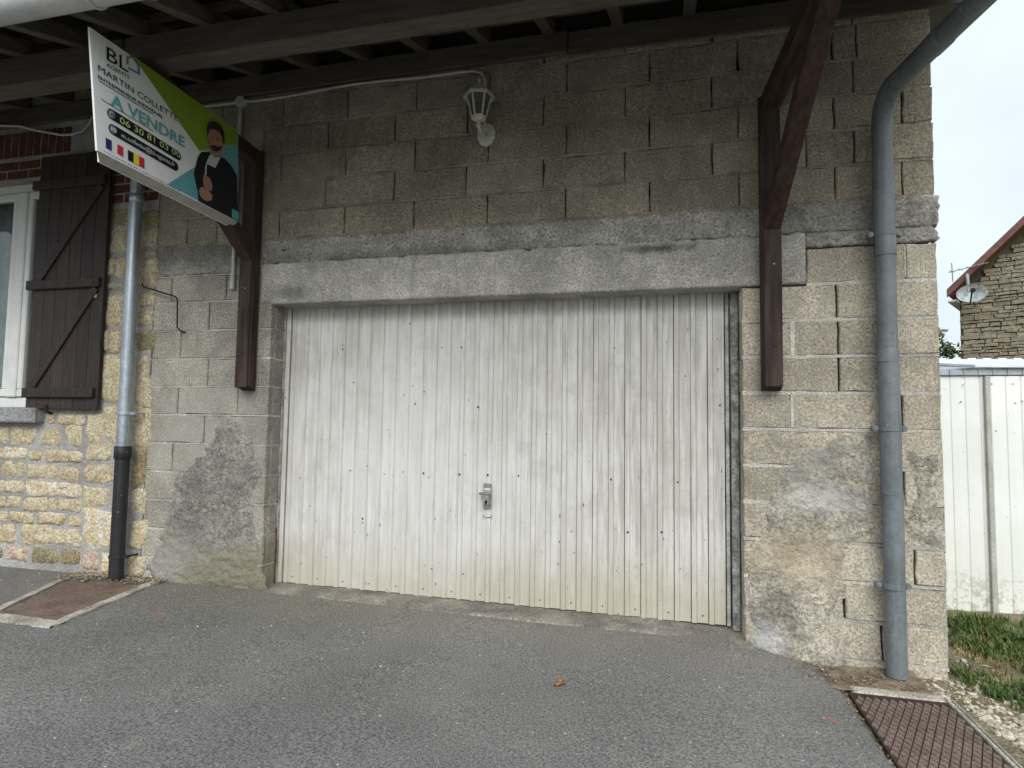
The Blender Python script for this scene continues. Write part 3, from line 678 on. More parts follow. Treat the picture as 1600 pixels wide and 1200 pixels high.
# gutter
m_gutter = plain('grey_gutter', (.52, .53, .53), .5, .4, 0.0, var=.12, sc=3)
gut = empty('gutter', (-1.5, -1.54, 3.05), 'grey half round gutter along the eaves edge', 'gutter')
zc = zraf(-1.45)-.005; yc = -1.54; R = .078
v = []; f = []; NA = 14
for x in (-6.1, 2.70):
    for rr in (R, R-.004):
        for a in range(NA+1):
            t_ = math.pi+math.pi*a/NA; v.append((x, yc+rr*math.cos(t_), zc+rr*math.sin(t_)))
n = NA+1
for a in range(NA): f += [(a, a+1, 2*n+a+1, 2*n+a), (n+a+1, n+a, 3*n+a, 3*n+a+1)]
f += [(0, n, 3*n, 2*n), (NA, 2*n+NA, 3*n+NA, n+NA)]
m_ = len(v); v += v[:n]+v[2*n:3*n]; f += [tuple(range(m_, m_+n)), tuple(range(m_+n, m_+2*n))]
fixn(obj('gutter_trough', v, f, m_gutter, gut, smooth=True))
for x in (-1.42, -1.12, -3.2, .3, 1.9):
    b = MB(); b.tube([(x, yc+(R+.004)*math.cos(math.pi+math.pi*a/12), zc+(R+.004)*math.sin(math.pi+math.pi*a/12)) for a in range(13)], .007, 6); b.build('gutter_strap', m_gutter, gut, smooth=True)

# ------------------------------------------------------------------ timber brackets
def bracket(xc, label, yaw=0.0):
    e = empty('timber_bracket', (xc, -.05, 1.355), label, 'bracket', 'timber brackets carrying the eaves')
    w = .105
    b = MB(); b.add([(xc-w/2, -.012, 1.352), (xc+w/2, -.012, 1.352), (xc+w/2, -.085, 1.38), (xc-w/2, -.085, 1.38), (xc-w/2, -.012, 3.03), (xc+w/2, -.012, 3.03), (xc+w/2, -.10, 2.99), (xc-w/2, -.10, 2.99)],
                    [(0,3,2,1),(4,5,6,7),(0,1,5,4),(1,2,6,5),(2,3,7,6),(3,0,4,7)])
    b.build('post', m_brk, e, bev=.006)
    b = MB(); b.box((xc-w/2+.008, -.108, 1.37), (xc+w/2-.004, -.086, 2.235)); b.build('post_facing', m_brk, e, bev=.006)
    b = MB(); b.beam((xc, -.012, 2.958), (xc+1.06*yaw, -1.06, 3.052), w-.01, .095); b.build('arm', m_brk2, e, bev=.006)
    b = MB(); b.beam((xc+.002, -.05, 2.255), (xc+.002+.98*yaw, -1.0, 2.985), w-.018, .095); b.build('brace', m_brk2, e, bev=.006)
    for z, y in ((1.60, -.109), (2.86, -.0965)): dot('bolt', xc+.012, z, .013, y, m_iron, e)
    for z, y in ((2.04, -.109), (2.35, -.165)): dot('nail', xc+.01, z, .005, y, m_zinc, e)
bracket(-1.672, 'dark brown timber bracket left of the garage door, behind the sale board')
bracket(1.655, 'dark brown timber bracket right of the garage door, fully in view', .115)

# ------------------------------------------------------------------ downpipes
def m_pipe(name, c, rough, metal, marks=()):
    m = Mat(name, rough, .4, metal)
    k = m.mix(m.mr(m.noise(5, 5, .6), .3, .7), tuple(x*.85 for x in c), tuple(x*1.12 for x in c))
    k = m.mix(m.mr(m.noise(60, 3, .6, m.map((1, 1, .5))), .70, .76, 0, .6), k, (.5, .5, .49))
    dr = m.noise(1, 4, .7, m.map((45, 45, 2.0)))
    k = m.mix(m.mr(dr, .52, .72, 0, .35), k, tuple(min(.8, x*1.7+.04) for x in c))
    k = m.mix(m.mr(m.noise(1, 3, .6, m.map((30, 30, 5), loc=(3, 4, 5))), .62, .70, 0, .35), k, tuple(x*.5 for x in c))
    sp = m.noise(38, 4, .7)
    k = m.mix(1.0, k, m.mix(m.mr(sp, .3, .7), (.86,)*3, (1.12,)*3), 'MULTIPLY')
    m.col(k); m.put(m.b.inputs['Roughness'], m.mr(sp, .3, .7, rough-.1, rough+.12)); return m.m
m_pvcgrey = m_pipe('grey_plastic_pipe', (.145, .165, .175), .5, 0)
m_galv = m_pipe('galvanised_pipe', (.40, .45, .49), .40, .75)
m_castblk = m_pipe('black_cast_pipe', (.016, .017, .019), .55, 0)
PX, PY = 2.213, -.085
dp = empty('downpipe', (PX, PY, -.08), 'grey plastic downpipe with bent top at the right wall corner', 'downpipe')
def bend(p0, p1, p2, n=6):
    p0, p1, p2 = map(np.array, (p0, p1, p2)); return [tuple((1-t)**2*p0+2*t*(1-t)*p1+t*t*p2) for t in np.linspace(0, 1, n)]
ktop = np.array([PX-.005, PY, 2.92])
via = U(1531, 0, 1, -.95); top = ktop+(via-ktop)*(1.45/.865)
dirn = (top-ktop)/np.linalg.norm(top-ktop)
r_ = .048
zsx = [-.09, .3, .62, 1.14]
b = MB(); b.tube([(PX+.006, PY, z) for z in (-.085, .1, .35, .36, .6, .84)], [r_, r_, r_, r_, r_, r_], 28, jit=.006); b.build('pipe_length', m_pvcgrey, dp, smooth=True)
b = MB(); b.tube([(PX+.003, PY, z) for z in (.82, 1.2, 1.56)], r_+.0015, 28); b.build('pipe_length', m_pvcgrey, dp, smooth=True)
b = MB(); b.tube([(PX, PY, z) for z in (1.50, 2.0, 2.08)], r_, 28); b.build('pipe_length', m_pvcgrey, dp, smooth=True)
b = MB(); b.tube([(PX, PY, z) for z in (1.50, 1.56, 1.57)], [r_+.0035, r_+.0035, r_], 28); b.build('socket', m_pvcgrey, dp, smooth=True)
b = MB(); b.tube([(PX-.002, PY, z) for z in (2.07, 2.4, 2.72)], r_+.002, 28); b.build('pipe_length', m_pvcgrey, dp, smooth=True)
b = MB(); b.tube([(PX, PY, z) for z in (2.06, 2.16, 2.17)], [r_+.004, r_+.004, r_], 28); b.build('socket', m_pvcgrey, dp, smooth=True)
b = MB(); b.tube(bend((PX-.003, PY, 2.70), ktop, ktop+dirn*.20, 9), r_+.003, 28); b.build('elbow', m_pvcgrey, dp, smooth=True)
b = MB(); b.tube([ktop+dirn*.18, ktop+dirn*.55], r_+.001, 28); b.build('pipe_length', m_pvcgrey, dp, smooth=True)
b = MB(); b.tube([ktop+dirn*.52, ktop+dirn*.62, ktop+dirn*.63], [r_+.004, r_+.004, r_], 28); b.build('socket', m_pvcgrey, dp, smooth=True)
b = MB(); b.tube([ktop+dirn*.6, top], r_, 28); b.build('pipe_length', m_pvcgrey, dp, smooth=True)
for z in (.36, 1.155, 2.175):
    b = MB(); b.tube([(PX, PY, z-.012), (PX, PY, z+.012)], r_+.0055, 28, cap=True)
    b.box((PX-r_-.035, PY+.005, z-.014), (PX-r_, PY+.03, z+.014)); b.box((PX+r_, PY+.005, z-.014), (PX+r_+.032, PY+.03, z+.014))
    b.lathe((PX-r_-.02, PY+.005, z), [(.016, 0), (.016, -.015), (.009, -.02)], 10, ax=1); b.lathe((PX+r_+.02, PY+.005, z), [(.013, 0), (.013, -.012)], 10, ax=1)
    b.build('pipe_clip', m_pvcgrey, dp)
QX, QY = -2.60, -.105
lp = empty('downpipe', (QX, QY, .05), 'shiny galvanised downpipe with black lower length beside the shutter', 'downpipe')
b = MB(); b.tube([(QX, QY, z) for z in (.06, .5, .93)], .047, 24, jit=.004); b.build('black_length', m_castblk, lp, smooth=True)
b = MB(); b.tube([(QX-.0, QY, z) for z in (.87, .875, .955, .96)], [.049, .055, .055, .049], 24); b.build('socket', m_castblk, lp, smooth=True)
b = MB(); b.tube([(QX-.004, QY, z) for z in (.90, 1.8, 2.78)], .042, 24); b.build('galvanised_length', m_galv, lp, smooth=True)
b = MB(); b.tube([(QX-.006, QY, z) for z in (2.72, 3.0, 3.43)], .041, 24); b.build('galvanised_length', m_galv, lp, smooth=True)
b = MB(); b.tube([(QX, QY, z) for z in (2.70, 2.705, 2.755, 2.76)], [.044, .047, .047, .044], 24); b.build('collar', m_galv, lp, smooth=True)
for z, mt in ((1.19, m_galv), (.20, m_castblk)):
    b = MB(); b.tube([(QX, QY, z-.011), (QX, QY, z+.011)], .0525, 24); b.box((QX+.04, QY-.006, z-.01), (QX+.09, QY+.01, z+.01)); b.box((QX+.062, QY, z-.006), (QX+.075, .0, z+.006)); b.build('pipe_clip', mt, lp)

# ------------------------------------------------------------------ conduit, cables, junction box, iron hook
m_cond = plain('white_conduit', (.50, .50, .48), .5, .3, var=.15)
cx = -1.83
cd_ = empty('conduit', (cx, -.03, 2.07), 'thin pale electrical conduit on the wall behind the sale board', 'conduit')
b = MB(); b.tube([(cx, -.022, 2.17), (cx-.002, -.022, 2.8), (cx, -.022, 3.40)], .013, 12); b.build('pipe', m_cond, cd_, smooth=True)
b = MB(); b.tube([(cx, -.024, 2.06), (cx, -.024, 2.17)], .017, 12); b.build('coupling', m_cond, cd_, smooth=True)
b = MB(); b.lathe((cx, -.035, 3.405), [(.040, .035), (.040, 0), (.034, -.006)], 16, ax=1); b.build('junction_box', m_cond, cd_)
def cable(name, pts, r, label, mat=m_cond):
    b = MB(); b.tube(pts, r, 8); o = b.build(name, mat, None, smooth=True); tag(o, label, 'cable'); return o
pts = [(cx+.03, -.025, 3.41)]+[(x, -.025-.012*0, 3.402+.010*math.sin(x*5)+.016*(x+1.8)/1.8) for x in np.arange(-1.75, -.15, .08)]+[(-.10, -.025, 3.405), (-.04, -.025, 3.38), (-.02, -.025, 3.32), (-.02, -.025, 3.05)]
cable('cable', pts, .009, 'pale cable run under the wall plate from box to lantern')
pts = [(cx-.03, -.025, 3.40), (-2.1, -.03, 3.40), (-2.5, -.04, 3.39), (-3.10, -.06, 3.41)]+[(-3.13, -.06, 3.36), (-3.18, -.06, 3.315), (-3.28, -.06, 3.30), (-3.38, -.06, 3.305), (-3.62, -.06, 3.365), (-3.8, -.06, 3.42), (-4.05, -.06, 3.452), (-5, -.06, 3.44)]
cable('cable', pts, .010, 'pale sagging cable above the brown shutter')
b = MB(); b.tube([(-2.60, -.02, 2.13), (-2.55, -.055, 2.10), (-2.40, -.055, 2.055), (-2.285, -.055, 2.022), (-2.262, -.055, 2.01), (-2.252, -.055, 1.985), (-2.248, -.05, 1.80), (-2.235, -.03, 1.775), (-2.22, .0, 1.768)], .0055, 8)
tag(b.build('iron_hook', m_iron, None, smooth=True), 'bent rusty iron rod on the block wall right of the left downpipe', 'hook')

# ------------------------------------------------------------------ wall lantern
m_lant = plain('cream_lantern_paint', (.58, .57, .49), .5, .35, var=.12, sc=30)
LX, LY, LZ = -.010, -.175, 3.0
lan = empty('wall_lantern', (LX, 0, 2.9), 'cream hexagonal wall lantern above the garage door', 'lantern')
b = MB(); b.lathe((-.012, -.0, 2.985), [(.062, 0), (.062, -.008), (.052, -.016), (.03, -.022)], 10, ax=1, ph=.3)
b.v = [(x, y, 2.985+(z-2.985)*1.3) for x, y, z in b.v]; b.build('back_plate', m_lant, lan)
b = MB(); b.tube([(-.012, -.015, 2.975), (-.012, -.06, 2.955), (-.011, -.12, 2.945), (LX, LY+.01, 2.955), (LX, LY, 2.985)], .011, 10); b.lathe((LX, LY, 2.95), [(.012, 0), (.017, .012), (.012, .026), (.02, .04)], 12); b.build('arm', m_lant, lan, smooth=True)
b = MB(); b.lathe((LX, LY, 2.985), [(.018, 0), (.040, .012), (.048, .03), (.044, .036)], 6, ph=.25); b.build('base', m_lant, lan)
zb_, zt_ = 3.018, 3.150; rb, rt = .044, .076
for k in range(6):
    a = .25+k*math.pi/3; a2 = a+math.pi/3
    p = lambda r, an, z: np.array((LX+r*math.cos(an), LY+r*math.sin(an), z))
    b = MB(); b.beam(p(rb, a, zb_), p(rt, a, zt_), .009, .009, side=(-math.sin(a), math.cos(a), 0)); b.build('frame_bar', m_lant, lan)
    ri = .96; b = MB(); b.add([p(rb*ri, a, zb_), p(rb*ri, a2, zb_), p(rt*ri, a2, zt_), p(rt*ri, a, zt_)]+[p(rb*ri-.003, a, zb_), p(rb*ri-.003, a2, zb_), p(rt*ri-.003, a2, zt_), p(rt*ri-.003, a, zt_)], [(0,1,2,3),(7,6,5,4),(0,4,5,1),(1,5,6,2),(2,6,7,3),(3,7,4,0)])
    m_lg = bpy.data.materials.get('lantern_glass')
    if m_lg is None:
        mm = Mat('lantern_glass', .12, .5); mm.col((.5, .52, .5)); mm.b.inputs['Transmission Weight'].default_value = .85; m_lg = mm.m
    b.build('pane', m_lg, lan)
b = MB(); b.lathe((LX, LY, 3.15), [(.070, -.004), (.096, -.022), (.098, -.014), (.094, .004), (.085, .012), (.05, .05), (.03, .062), (.016, .066)], 6, ph=.25); b.build('cap', m_lant, lan)
b = MB(); b.lathe((LX, LY, 3.215), [(.010, 0), (.013, .012), (.008, .022), (.012, .034), (.003, .048)], 10); b.build('finial', m_lant, lan, smooth=True)

# ------------------------------------------------------------------ sale board
SXP = -1.585
def SP(px, py): q = U(px, py, 0, SXP); return np.array((q[1], q[2]))
m_white = plain('board_white', (.74, .75, .755), .45, .35, var=.03)
def flat(name, c, rough=.45): return plain(name, c, rough, .35, var=.03)
mG = flat('board_green', (.20, .30, .030)); mT = flat('board_teal', (.12, .36, .38)); mTt = flat('board_teal_text', (.10, .36, .36)); mK = flat('board_black', (.012, .013, .015))
mPur = flat('board_icon_ring', (.14, .13, .17)); mBl = flat('board_blue', (.025, .03, .16)); mRd = flat('board_red', (.52, .03, .04)); mYe = flat('board_yellow', (.72, .60, .06)); mLg = flat('board_light_green_text', (.48, .58, .22))
mSk = flat('print_skin', (.34, .19, .135)); mHair = flat('print_hair', (.03, .022, .018)); mShirt = flat('print_shirt', (.55, .55, .56)); mBlg = flat('print_blue_green', (.10, .22, .30))
c_tl, c_tr, c_br, c_bl = SP(140, 42), SP(372, 204), SP(371, 347), SP(152, 235)
board = empty('sale_board', (SXP, -.85, 2.43), 'white, green and teal A VENDRE sale board fixed under the eaves', 'sign')
TH = .012
v = []
for xx in (SXP, SXP-TH):
    for c in (c_bl, c_br, c_tr, c_tl): v.append((xx, c[0], c[1]))
fixn(obj('front_board', v, [(0,1,2,3),(7,6,5,4),(0,4,5,1),(1,5,6,2),(2,6,7,3),(3,7,4,0)], m_white, board))
# second board behind it, hung a little lower and spread away from the front one
v = []
sh = np.array((.07, -.022))
for xx, in ((SXP-TH-.05,), (SXP-TH-.062,)):
    for c in (c_bl+sh, c_br+sh*.3+np.array((0, -.016)), c_tr+np.array((.02, 0)), c_tl+np.array((.075, 0))): v.append((xx, c[0], c[1]))
fixn(obj('back_board', v, [(0,1,2,3),(7,6,5,4),(0,4,5,1),(1,5,6,2),(2,6,7,3),(3,7,4,0)], m_white, board))
v = [(SXP-.001, c_bl[0], c_bl[1]-.001), (SXP-.001, c_br[0], c_br[1]-.001), (SXP-TH-.05, c_br[0]+sh[0]*.3, c_br[1]-.024), (SXP-TH-.05, c_bl[0]+sh[0], c_bl[1]+sh[1]-.002)]
v += [(a, b_, c+.004) for a, b_, c in v]
fixn(obj('bottom_strip', v, [(0,1,2,3),(7,6,5,4),(0,4,5,1),(1,5,6,2),(2,6,7,3),(3,7,4,0)], plain('board_edge', (.40, .39, .36), .6), board))
ZM = 3.748
def Z(a, b_): return SP(130+a/ZM, 30+b_/ZM)
def ink(name, pts, mat, layer=1, pix=True):
    """flat printed shape on the board face"""
    q = [Z(a, b_) if pix else np.array((a, b_)) for a, b_ in pts]
    o = obj(name, [(SXP+.0012*layer, c[0], c[1]) for c in q], [tuple(range(len(q)))], mat, board)
    if o.data.polygons[0].normal.x < 0: o.data.flip_normals()
    return o
ink('green_field', [(288, 213), (905, 650), (905, 735), (826, 740), (720, 770), (678, 769)], mG, 1)
ink('teal_field', [(492, 966), (678, 850), (720, 775), (826, 742), (905, 737), (903, 1186)], mT, 1)
def text(s, p0, p1, cap, mat, layer=3, bold=0.0, shear=0.0):
    """lettering from baseline start p0 to end p1 (board pixels), cap height in board pixels"""
    cu = bpy.data.curves.new('lettering', 'FONT'); cu.body = s; cu.offset = bold; cu.resolution_u = 3
    tmp = bpy.data.objects.new('tmp', cu); COL.objects.link(tmp)
    dg = bpy.context.evaluated_depsgraph_get(); dg.update()
    me = bpy.data.meshes.new_from_object(tmp.evaluated_get(dg)); bpy.data.objects.remove(tmp)
    n = len(me.vertices); co = np.empty(n*3); me.vertices.foreach_get('co', co); co = co.reshape(-1, 3)
    a, e = Z(*p0), Z(*p1); dv = e-a; w = np.linalg.norm(dv); dv /= w
    upp = Z(p0[0], p0[1]-cap)-a; h = np.linalg.norm(upp); upp /= h
    x0, x1 = co[:, 0].min(), co[:, 0].max(); hh = .69
    pts = a+np.outer((co[:, 0]-x0)/(x1-x0)*w, dv)+np.outer(co[:, 1]/hh*h, upp)
    faces = [tuple(p.vertices) for p in me.polygons]; bpy.data.meshes.remove(me)
    xs_ = co[:, 0]; order = sorted(faces, key=lambda F: min(xs_[a_] for a_ in F)); words = []; mxx = -9      # one mesh for each word
    for F in order:
        if min(xs_[a_] for a_ in F)-mxx > .15: words.append([])
        words[-1].append(F); mxx = max(mxx, max(xs_[a_] for a_ in F))
    for wd in words:
        us = sorted({a_ for F in wd for a_ in F}); mp = {a_: i for i, a_ in enumerate(us)}
        o = obj('lettering', [(SXP+.0012*layer, pts[a_][0], pts[a_][1]) for a_ in us], [tuple(mp[a_] for a_ in F) for F in wd], mat, board)
        if o.data.polygons[0].normal.x < 0: o.data.flip_normals()
text('BL', (135, 238), (262, 314), 80, mK)
text('AGENTS', (133, 275), (268, 352), 22, mK)
text('MARTIN COLLETTE', (85, 302), (550, 600), 36, mK)
text('ENTREPRENEUR INDIVIDUEL', (84, 345), (465, 584), 19, mK, bold=.02)
text('A VENDRE', (158, 497), (592, 752), 66, mTt, bold=.022)
ink('rule', [(90, 358), (405, 553), (405, 557), (90, 362)], mK, 2); ink('rule', [(104, 466), (410, 654), (410, 658), (104, 470)], mK, 2)
def pill(a, e, r, mat, layer):
    A, E = Z(*a), Z(*e); up = Z(a[0], a[1]-r)-A; rr = np.linalg.norm(up); d = (E-A)/np.linalg.norm(E-A); nrm = np.array((-d[1], d[0])) if np.dot((-d[1], d[0]), up) > 0 else np.array((d[1], -d[0]))
    pts = [A+rr*(math.cos(t_)*nrm-math.sin(t_)*d) for t_ in np.linspace(math.pi, 0, 9)]+[E+rr*(math.cos(t_)*nrm+math.sin(t_)*d) for t_ in np.linspace(0, math.pi, 9)]
    ink('pill', pts, mat, layer, False)
def disc(a, r, mat, layer):
    A = Z(*a); rr = np.linalg.norm(Z(a[0], a[1]-r)-A); ink('icon', [A+rr*np.array((math.cos(t_), math.sin(t_))) for t_ in np.linspace(0, 2*math.pi, 20)[:-1]], mat, layer, False)
pill((164, 556), (552, 798), 30, mK, 2); pill((172, 646), (535, 860), 30, mK, 2)
disc((164, 556), 25, mPur, 3); disc((172, 646), 25, mPur, 3)
ink('icon', [(150, 535), (168, 546), (168, 580), (150, 569)], mShirt, 4); ink('icon', [(154, 543), (165, 550), (165, 574), (154, 567)], mPur, 5)
ink('icon', [(156, 626), (190, 646), (190, 668), (156, 648)], mShirt, 4); ink('icon', [(159, 633), (173, 654), (187, 649), (173, 648)], mPur, 5)
text('06 30 81 03 00', (210, 605), (565, 815), 36, mLg, 4, bold=.006)
text('m.collette@bl-agents.fr', (220, 690), (533, 866), 26, mShirt, 4, bold=.008)
def para(a, b_, mat): ink('flag_stripe', [(a[0], a[1]), (b_[0], a[1]+(b_[0]-a[0])*.55), (b_[0], b_[1]), (a[0], b_[1]-(b_[0]-a[0])*.55)], mat, 2)
para((130, 693), (165, 772), mBl); para((198, 731), (233, 806), mRd)
para((260, 765), (293, 842), mK); para((293, 783), (325, 860), mYe); para((325, 800), (357, 876), mRd)
for i in range(26):                      # small print too small to read
    a = 118+i*17.4; y_ = 768+(a-115)*.527
    ink('small_print', [(a, y_), (a+random.uniform(8, 14), y_+7), (a+random.uniform(8, 14), y_+10), (a, y_+4)], mK, 2)
# house emblem
ink('emblem', [(250, 262), (252, 222), (290, 212), (292, 222), (264, 232), (262, 268)], plain('emblem_green', (.16, .24, .10), .5), 3)
ink('emblem', [(288, 212), (328, 268), (330, 328), (262, 292), (262, 280), (318, 312), (317, 274), (284, 226)], mBlg, 3)
ink('emblem', [(865, 1108), (905, 1130), (903, 1184), (865, 1162)], mTt, 6)
# printed portrait of a standing figure
ink('portrait', [(645, 905), (668, 810), (690, 776), (738, 778), (748, 800), (800, 808), (826, 815), (868, 862), (898, 920), (903, 1184), (866, 1166), (690, 1075), (672, 1065), (668, 1010)], mK, 3)
ink('portrait', [(716, 842), (738, 792), (800, 812), (770, 872), (722, 848), (712, 900)], mShirt, 4)
ink('portrait', [(742, 760), (750, 795), (768, 812), (792, 806), (812, 775), (808, 740), (745, 735)], mSk, 5)
ink('portrait', [(722, 672), (727, 700), (735, 745), (752, 768), (775, 774), (800, 762), (816, 730), (818, 690), (800, 650), (770, 635), (735, 640)], mSk, 6)
ink('portrait', [(720, 668), (720, 632), (735, 602), (765, 597), (800, 622), (820, 665), (823, 722), (812, 735), (806, 690), (790, 662), (760, 645), (735, 645), (727, 672)], mHair, 7)
ink('portrait', [(737, 740), (752, 770), (775, 777), (800, 764), (812, 740), (790, 748), (775, 744), (755, 738)], mHair, 7)
ink('portrait', [(742, 688), (755, 692), (755, 697), (742, 693)], mHair, 7); ink('portrait', [(772, 700), (790, 704), (790, 709), (772, 705)], mHair, 7)
ink('portrait', [(702, 905), (715, 915), (740, 935), (752, 975), (748, 1008), (722, 1000), (700, 975), (696, 935)], mSk, 5)
ink('portrait', [(672, 1000), (690, 980), (720, 995), (752, 1030), (748, 1062), (718, 1066), (690, 1050), (678, 1030)], mSk, 5)
ink('portrait', [(708, 862), (716, 852), (716, 912), (708, 910)], mShirt, 6)

# ------------------------------------------------------------------ drain covers
def m_grate():
    m = Mat('rusty_cover', .85, .3, .2)
    c = m.mix(m.mr(m.noise(6, 5, .65), .3, .7), (.135, .095, .078), (.20, .15, .12))
    g = m.noise(70, 4, .7); c = m.mix(1.0, c, m.mix(m.mr(g, .3, .7), (.6,)*3, (1.35,)*3), 'MULTIPLY')
    c = m.mix(m.mr(m.noise(32, 3, .5), .66, .72, 0, .6), c, (.33, .28, .22))
    m.col(c); m.bump(g, .5, .003); return m.m
M_COVER = m_grate(); m_groove = plain('groove', (.05, .036, .03), .9, .1)
m_pale = concrete('pale_frame_concrete', (.40, .375, .32), (.40, .375, .32), speck=.2, pit=.3, stain=.35, stain_sc=5)
# right: x 1.93..2.33, running out from the wall
rc = empty('drain_cover', (2.13, -.9, -.095), 'rusty diamond pattern drain cover at the foot of the grey plastic downpipe', 'drain cover')
zc_ = -.088; cx0, cx1, cy0, cy1 = 1.93, 2.335, -1.75, -.355
b = MB(); b.box((cx0, cy0, zc_-.03), (cx1, cy1, zc_)); b.build('plate', M_COVER, rc)
# raised diamonds
v = []; f = []; du, dv_ = .034, .078
for i in range(-1, int((cx1-cx0)/du)+2):
    for j in range(-1, int((cy1-cy0)/dv_)+2):
        for o_ in (0, .5):
            x = cx0+(i+o_)*du; y = cy0+(j+o_)*dv_
            if not (cx0+du*.4 < x < cx1-du*.4 and cy0+dv_*.4 < y < cy1-dv_*.4): continue
            n = len(v); a, c = du*.5-.0017, dv_*.5-.0036
            for s_, z in ((1.0, zc_-.0005), (.85, zc_+.005)): v += [(x+a*s_, y, z), (x, y+c*s_, z), (x-a*s_, y, z), (x, y-c*s_, z)]
            f += [(n, n+1, n+5, n+4), (n+1, n+2, n+6, n+5), (n+2, n+3, n+7, n+6), (n+3, n, n+4, n+7), (n+4, n+5, n+6, n+7)]
tag(obj('raised_tread', v, f, M_COVER, rc), kind='stuff')
rc.children[0].data.materials.clear(); rc.children[0].data.materials.append(m_groove)
b = MB(); b.box((cx1+.004, cy0, zc_-.05), (cx1+.02, cy1+.04, zc_+.012)); b.box((cx1+.03, cy0, zc_-.05), (cx1+.04, cy1+.02, zc_+.008)); b.build('frame_edge', m_pale, rc, bev=.004)
b = MB(); b.box((cx0+.02, cy1+.004, zc_-.05), (cx1+.02, cy1+.085, zc_+.004)); b.build('frame_edge', m_pale, rc, bev=.01)
# left
lc = empty('drain_cover', (-2.5, -.5, .02), 'flat rusty brown drain cover in a pale concrete frame by the stone wall', 'drain cover')
A0, A1, A2, A3 = (-2.36, -.06), (-2.15, -.905), (-2.60, -.885), (-2.93, -.12)
zf = .036
b = MB(); b.add([(*A0, zf), (*A1, zf), (*A2, zf), (*A3, zf), (*A0, zf-.03), (*A1, zf-.03), (*A2, zf-.03), (*A3, zf-.03)], [(0,1,2,3),(7,6,5,4),(0,4,5,1),(1,5,6,2),(2,6,7,3),(3,7,4,0)]); b.build('plate', M_COVER, lc)
def edgebar(p, q, w, nm='frame_edge'):
    b = MB(); n = 14; p = np.array(p); q = np.array(q); d = (q-p)/np.linalg.norm(q-p); s_ = np.array((-d[1], d[0])); v = []; f = []
    for i in range(n+1):
        c = p+(q-p)*i/n; wa = w/2*(1+.18*random.uniform(-1, 1)); wb = w/2*(1+.18*random.uniform(-1, 1)); h = zf+.006+random.uniform(-.002, .002)
        v += [(*(c+s_*wa), h-.04), (*(c+s_*wa*.9), h), (*(c-s_*wb*.9), h), (*(c-s_*wb), h-.04)]
    for i in range(n):
        for k in range(3): f.append((i*4+k, i*4+k+1, i*4+5+k, i*4+4+k))
    fixn(obj(nm, v, f, m_pale, lc))
edgebar((-2.325, .0), (-2.105, -.99), .07); edgebar((-2.08, -.955), (-2.63, -.94), .10); edgebar((-2.63, -.90), (-2.955, -.20), .05)

# debris at the foot of the left pipe and along the walls
def pebbles(name, pts, smin, smax, mat, seed=1, flatn=.6):
    r = random.Random(seed); bm = bmesh.new(); bmesh.ops.create_icosphere(bm, subdivisions=1, radius=1.0)
    bv = np.array([q.co[:] for q in bm.verts]); bf = [[a.index for a in q.verts] for q in bm.faces]; bm.free()
    V = []; Fc = []
    for x, y, z in pts:
        s = smin*(smax/smin)**r.random(); an = r.random()*6.28
        sc_ = np.array((s*r.uniform(.7, 1.5), s*r.uniform(.6, 1.1), s*flatn*r.uniform(.6, 1.2)))
        q = bv*(1+np.array([[r.uniform(-.28, .28)] for _ in bv]))*sc_
        ca, sa = math.cos(an), math.sin(an); tl = r.uniform(-.35, .35)
        q = np.c_[q[:, 0]*ca-q[:, 1]*sa, q[:, 0]*sa+q[:, 1]*ca, q[:, 2]+q[:, 0]*tl]+(x, y, z+s*flatn*.25)
        n = len(V); V += q.tolist(); Fc += [[a+n for a in t_] for t_ in bf]
    o = obj(name, V, Fc, mat, None, origin=(pts[0][0], pts[0][1], pts[0][2])); return o
m_grav = plain('gravel_stone', (.44, .39, .31), .95, .1, var=.35, sc=30, bumpd=.002)
m_grit = m_stone('grit_stone', (.42, .40, .36), (.42, .40, .36), (.56, .54, .5))
pts = []
R_ = random.Random(3)
while len(pts) < 1150:
    y = R_.uniform(-1.7, .5); u_ = abs(R_.gauss(0, .17)); x = 2.385+u_+R_.uniform(-.01, .02)+max(0, -.05-y)*.10
    if y > -.30: x = R_.uniform(2.27, 2.75)
    if y > .02 and x < 2.52: continue
    if R_.random() > (1.0 if y < -.02 else .35): continue
    pts.append((x, y, zs(x, y)))
tag(pebbles('gravel', pts, .005, .024, m_grav, 2, .55), 'pale limestone gravel beside the drain cover', 'gravel', kind='stuff')
pts = []
for _ in range(420):
    x = R_.uniform(-5, 1.9); y = -abs(R_.gauss(0, 1.2))-.06; pts.append((x, y, float(zg(x, y))))
tag(pebbles('grit', pts, .0018, .0055, m_grit, 5, .7), 'pale grit scattered over the tarmac', 'grit', kind='stuff')
pts = [(lambda x, y: (x, y, float(zg(x, y))+.010))(R_.uniform(1.78, 2.26), R_.uniform(-.27, -.01)) for _ in range(420)]+[(np.interp(-y, [-a for a in EY], EX)+abs(R_.gauss(0, .016))-.004, y, -.100) for y in [R_.uniform(-1.6, -.1) for _ in range(300)]]
m_dirt = m_stone('dirt_crumbs', (.19, .155, .115), (.19, .155, .115), (.33, .28, .22))
tag(pebbles('dirt_crumbs', pts, .0018, .0075, m_dirt, 6, .6), 'brown dirt crumbs along the tarmac edge by the drain', 'dirt', kind='stuff')
pts = [(R_.uniform(-2.98, -2.25), -abs(R_.gauss(0, .06))-.01, .045) for _ in range(420)]+[(R_.uniform(-3.05, -2.75), R_.uniform(-.22, -.02), .045) for _ in range(120)]
tag(pebbles('dirt_crumbs', pts, .004, .013, m_dirt, 8, .6), 'brown dirt crumbs at the foot of the black pipe', 'dirt', kind='stuff')
b = MB(); v = []; f = []
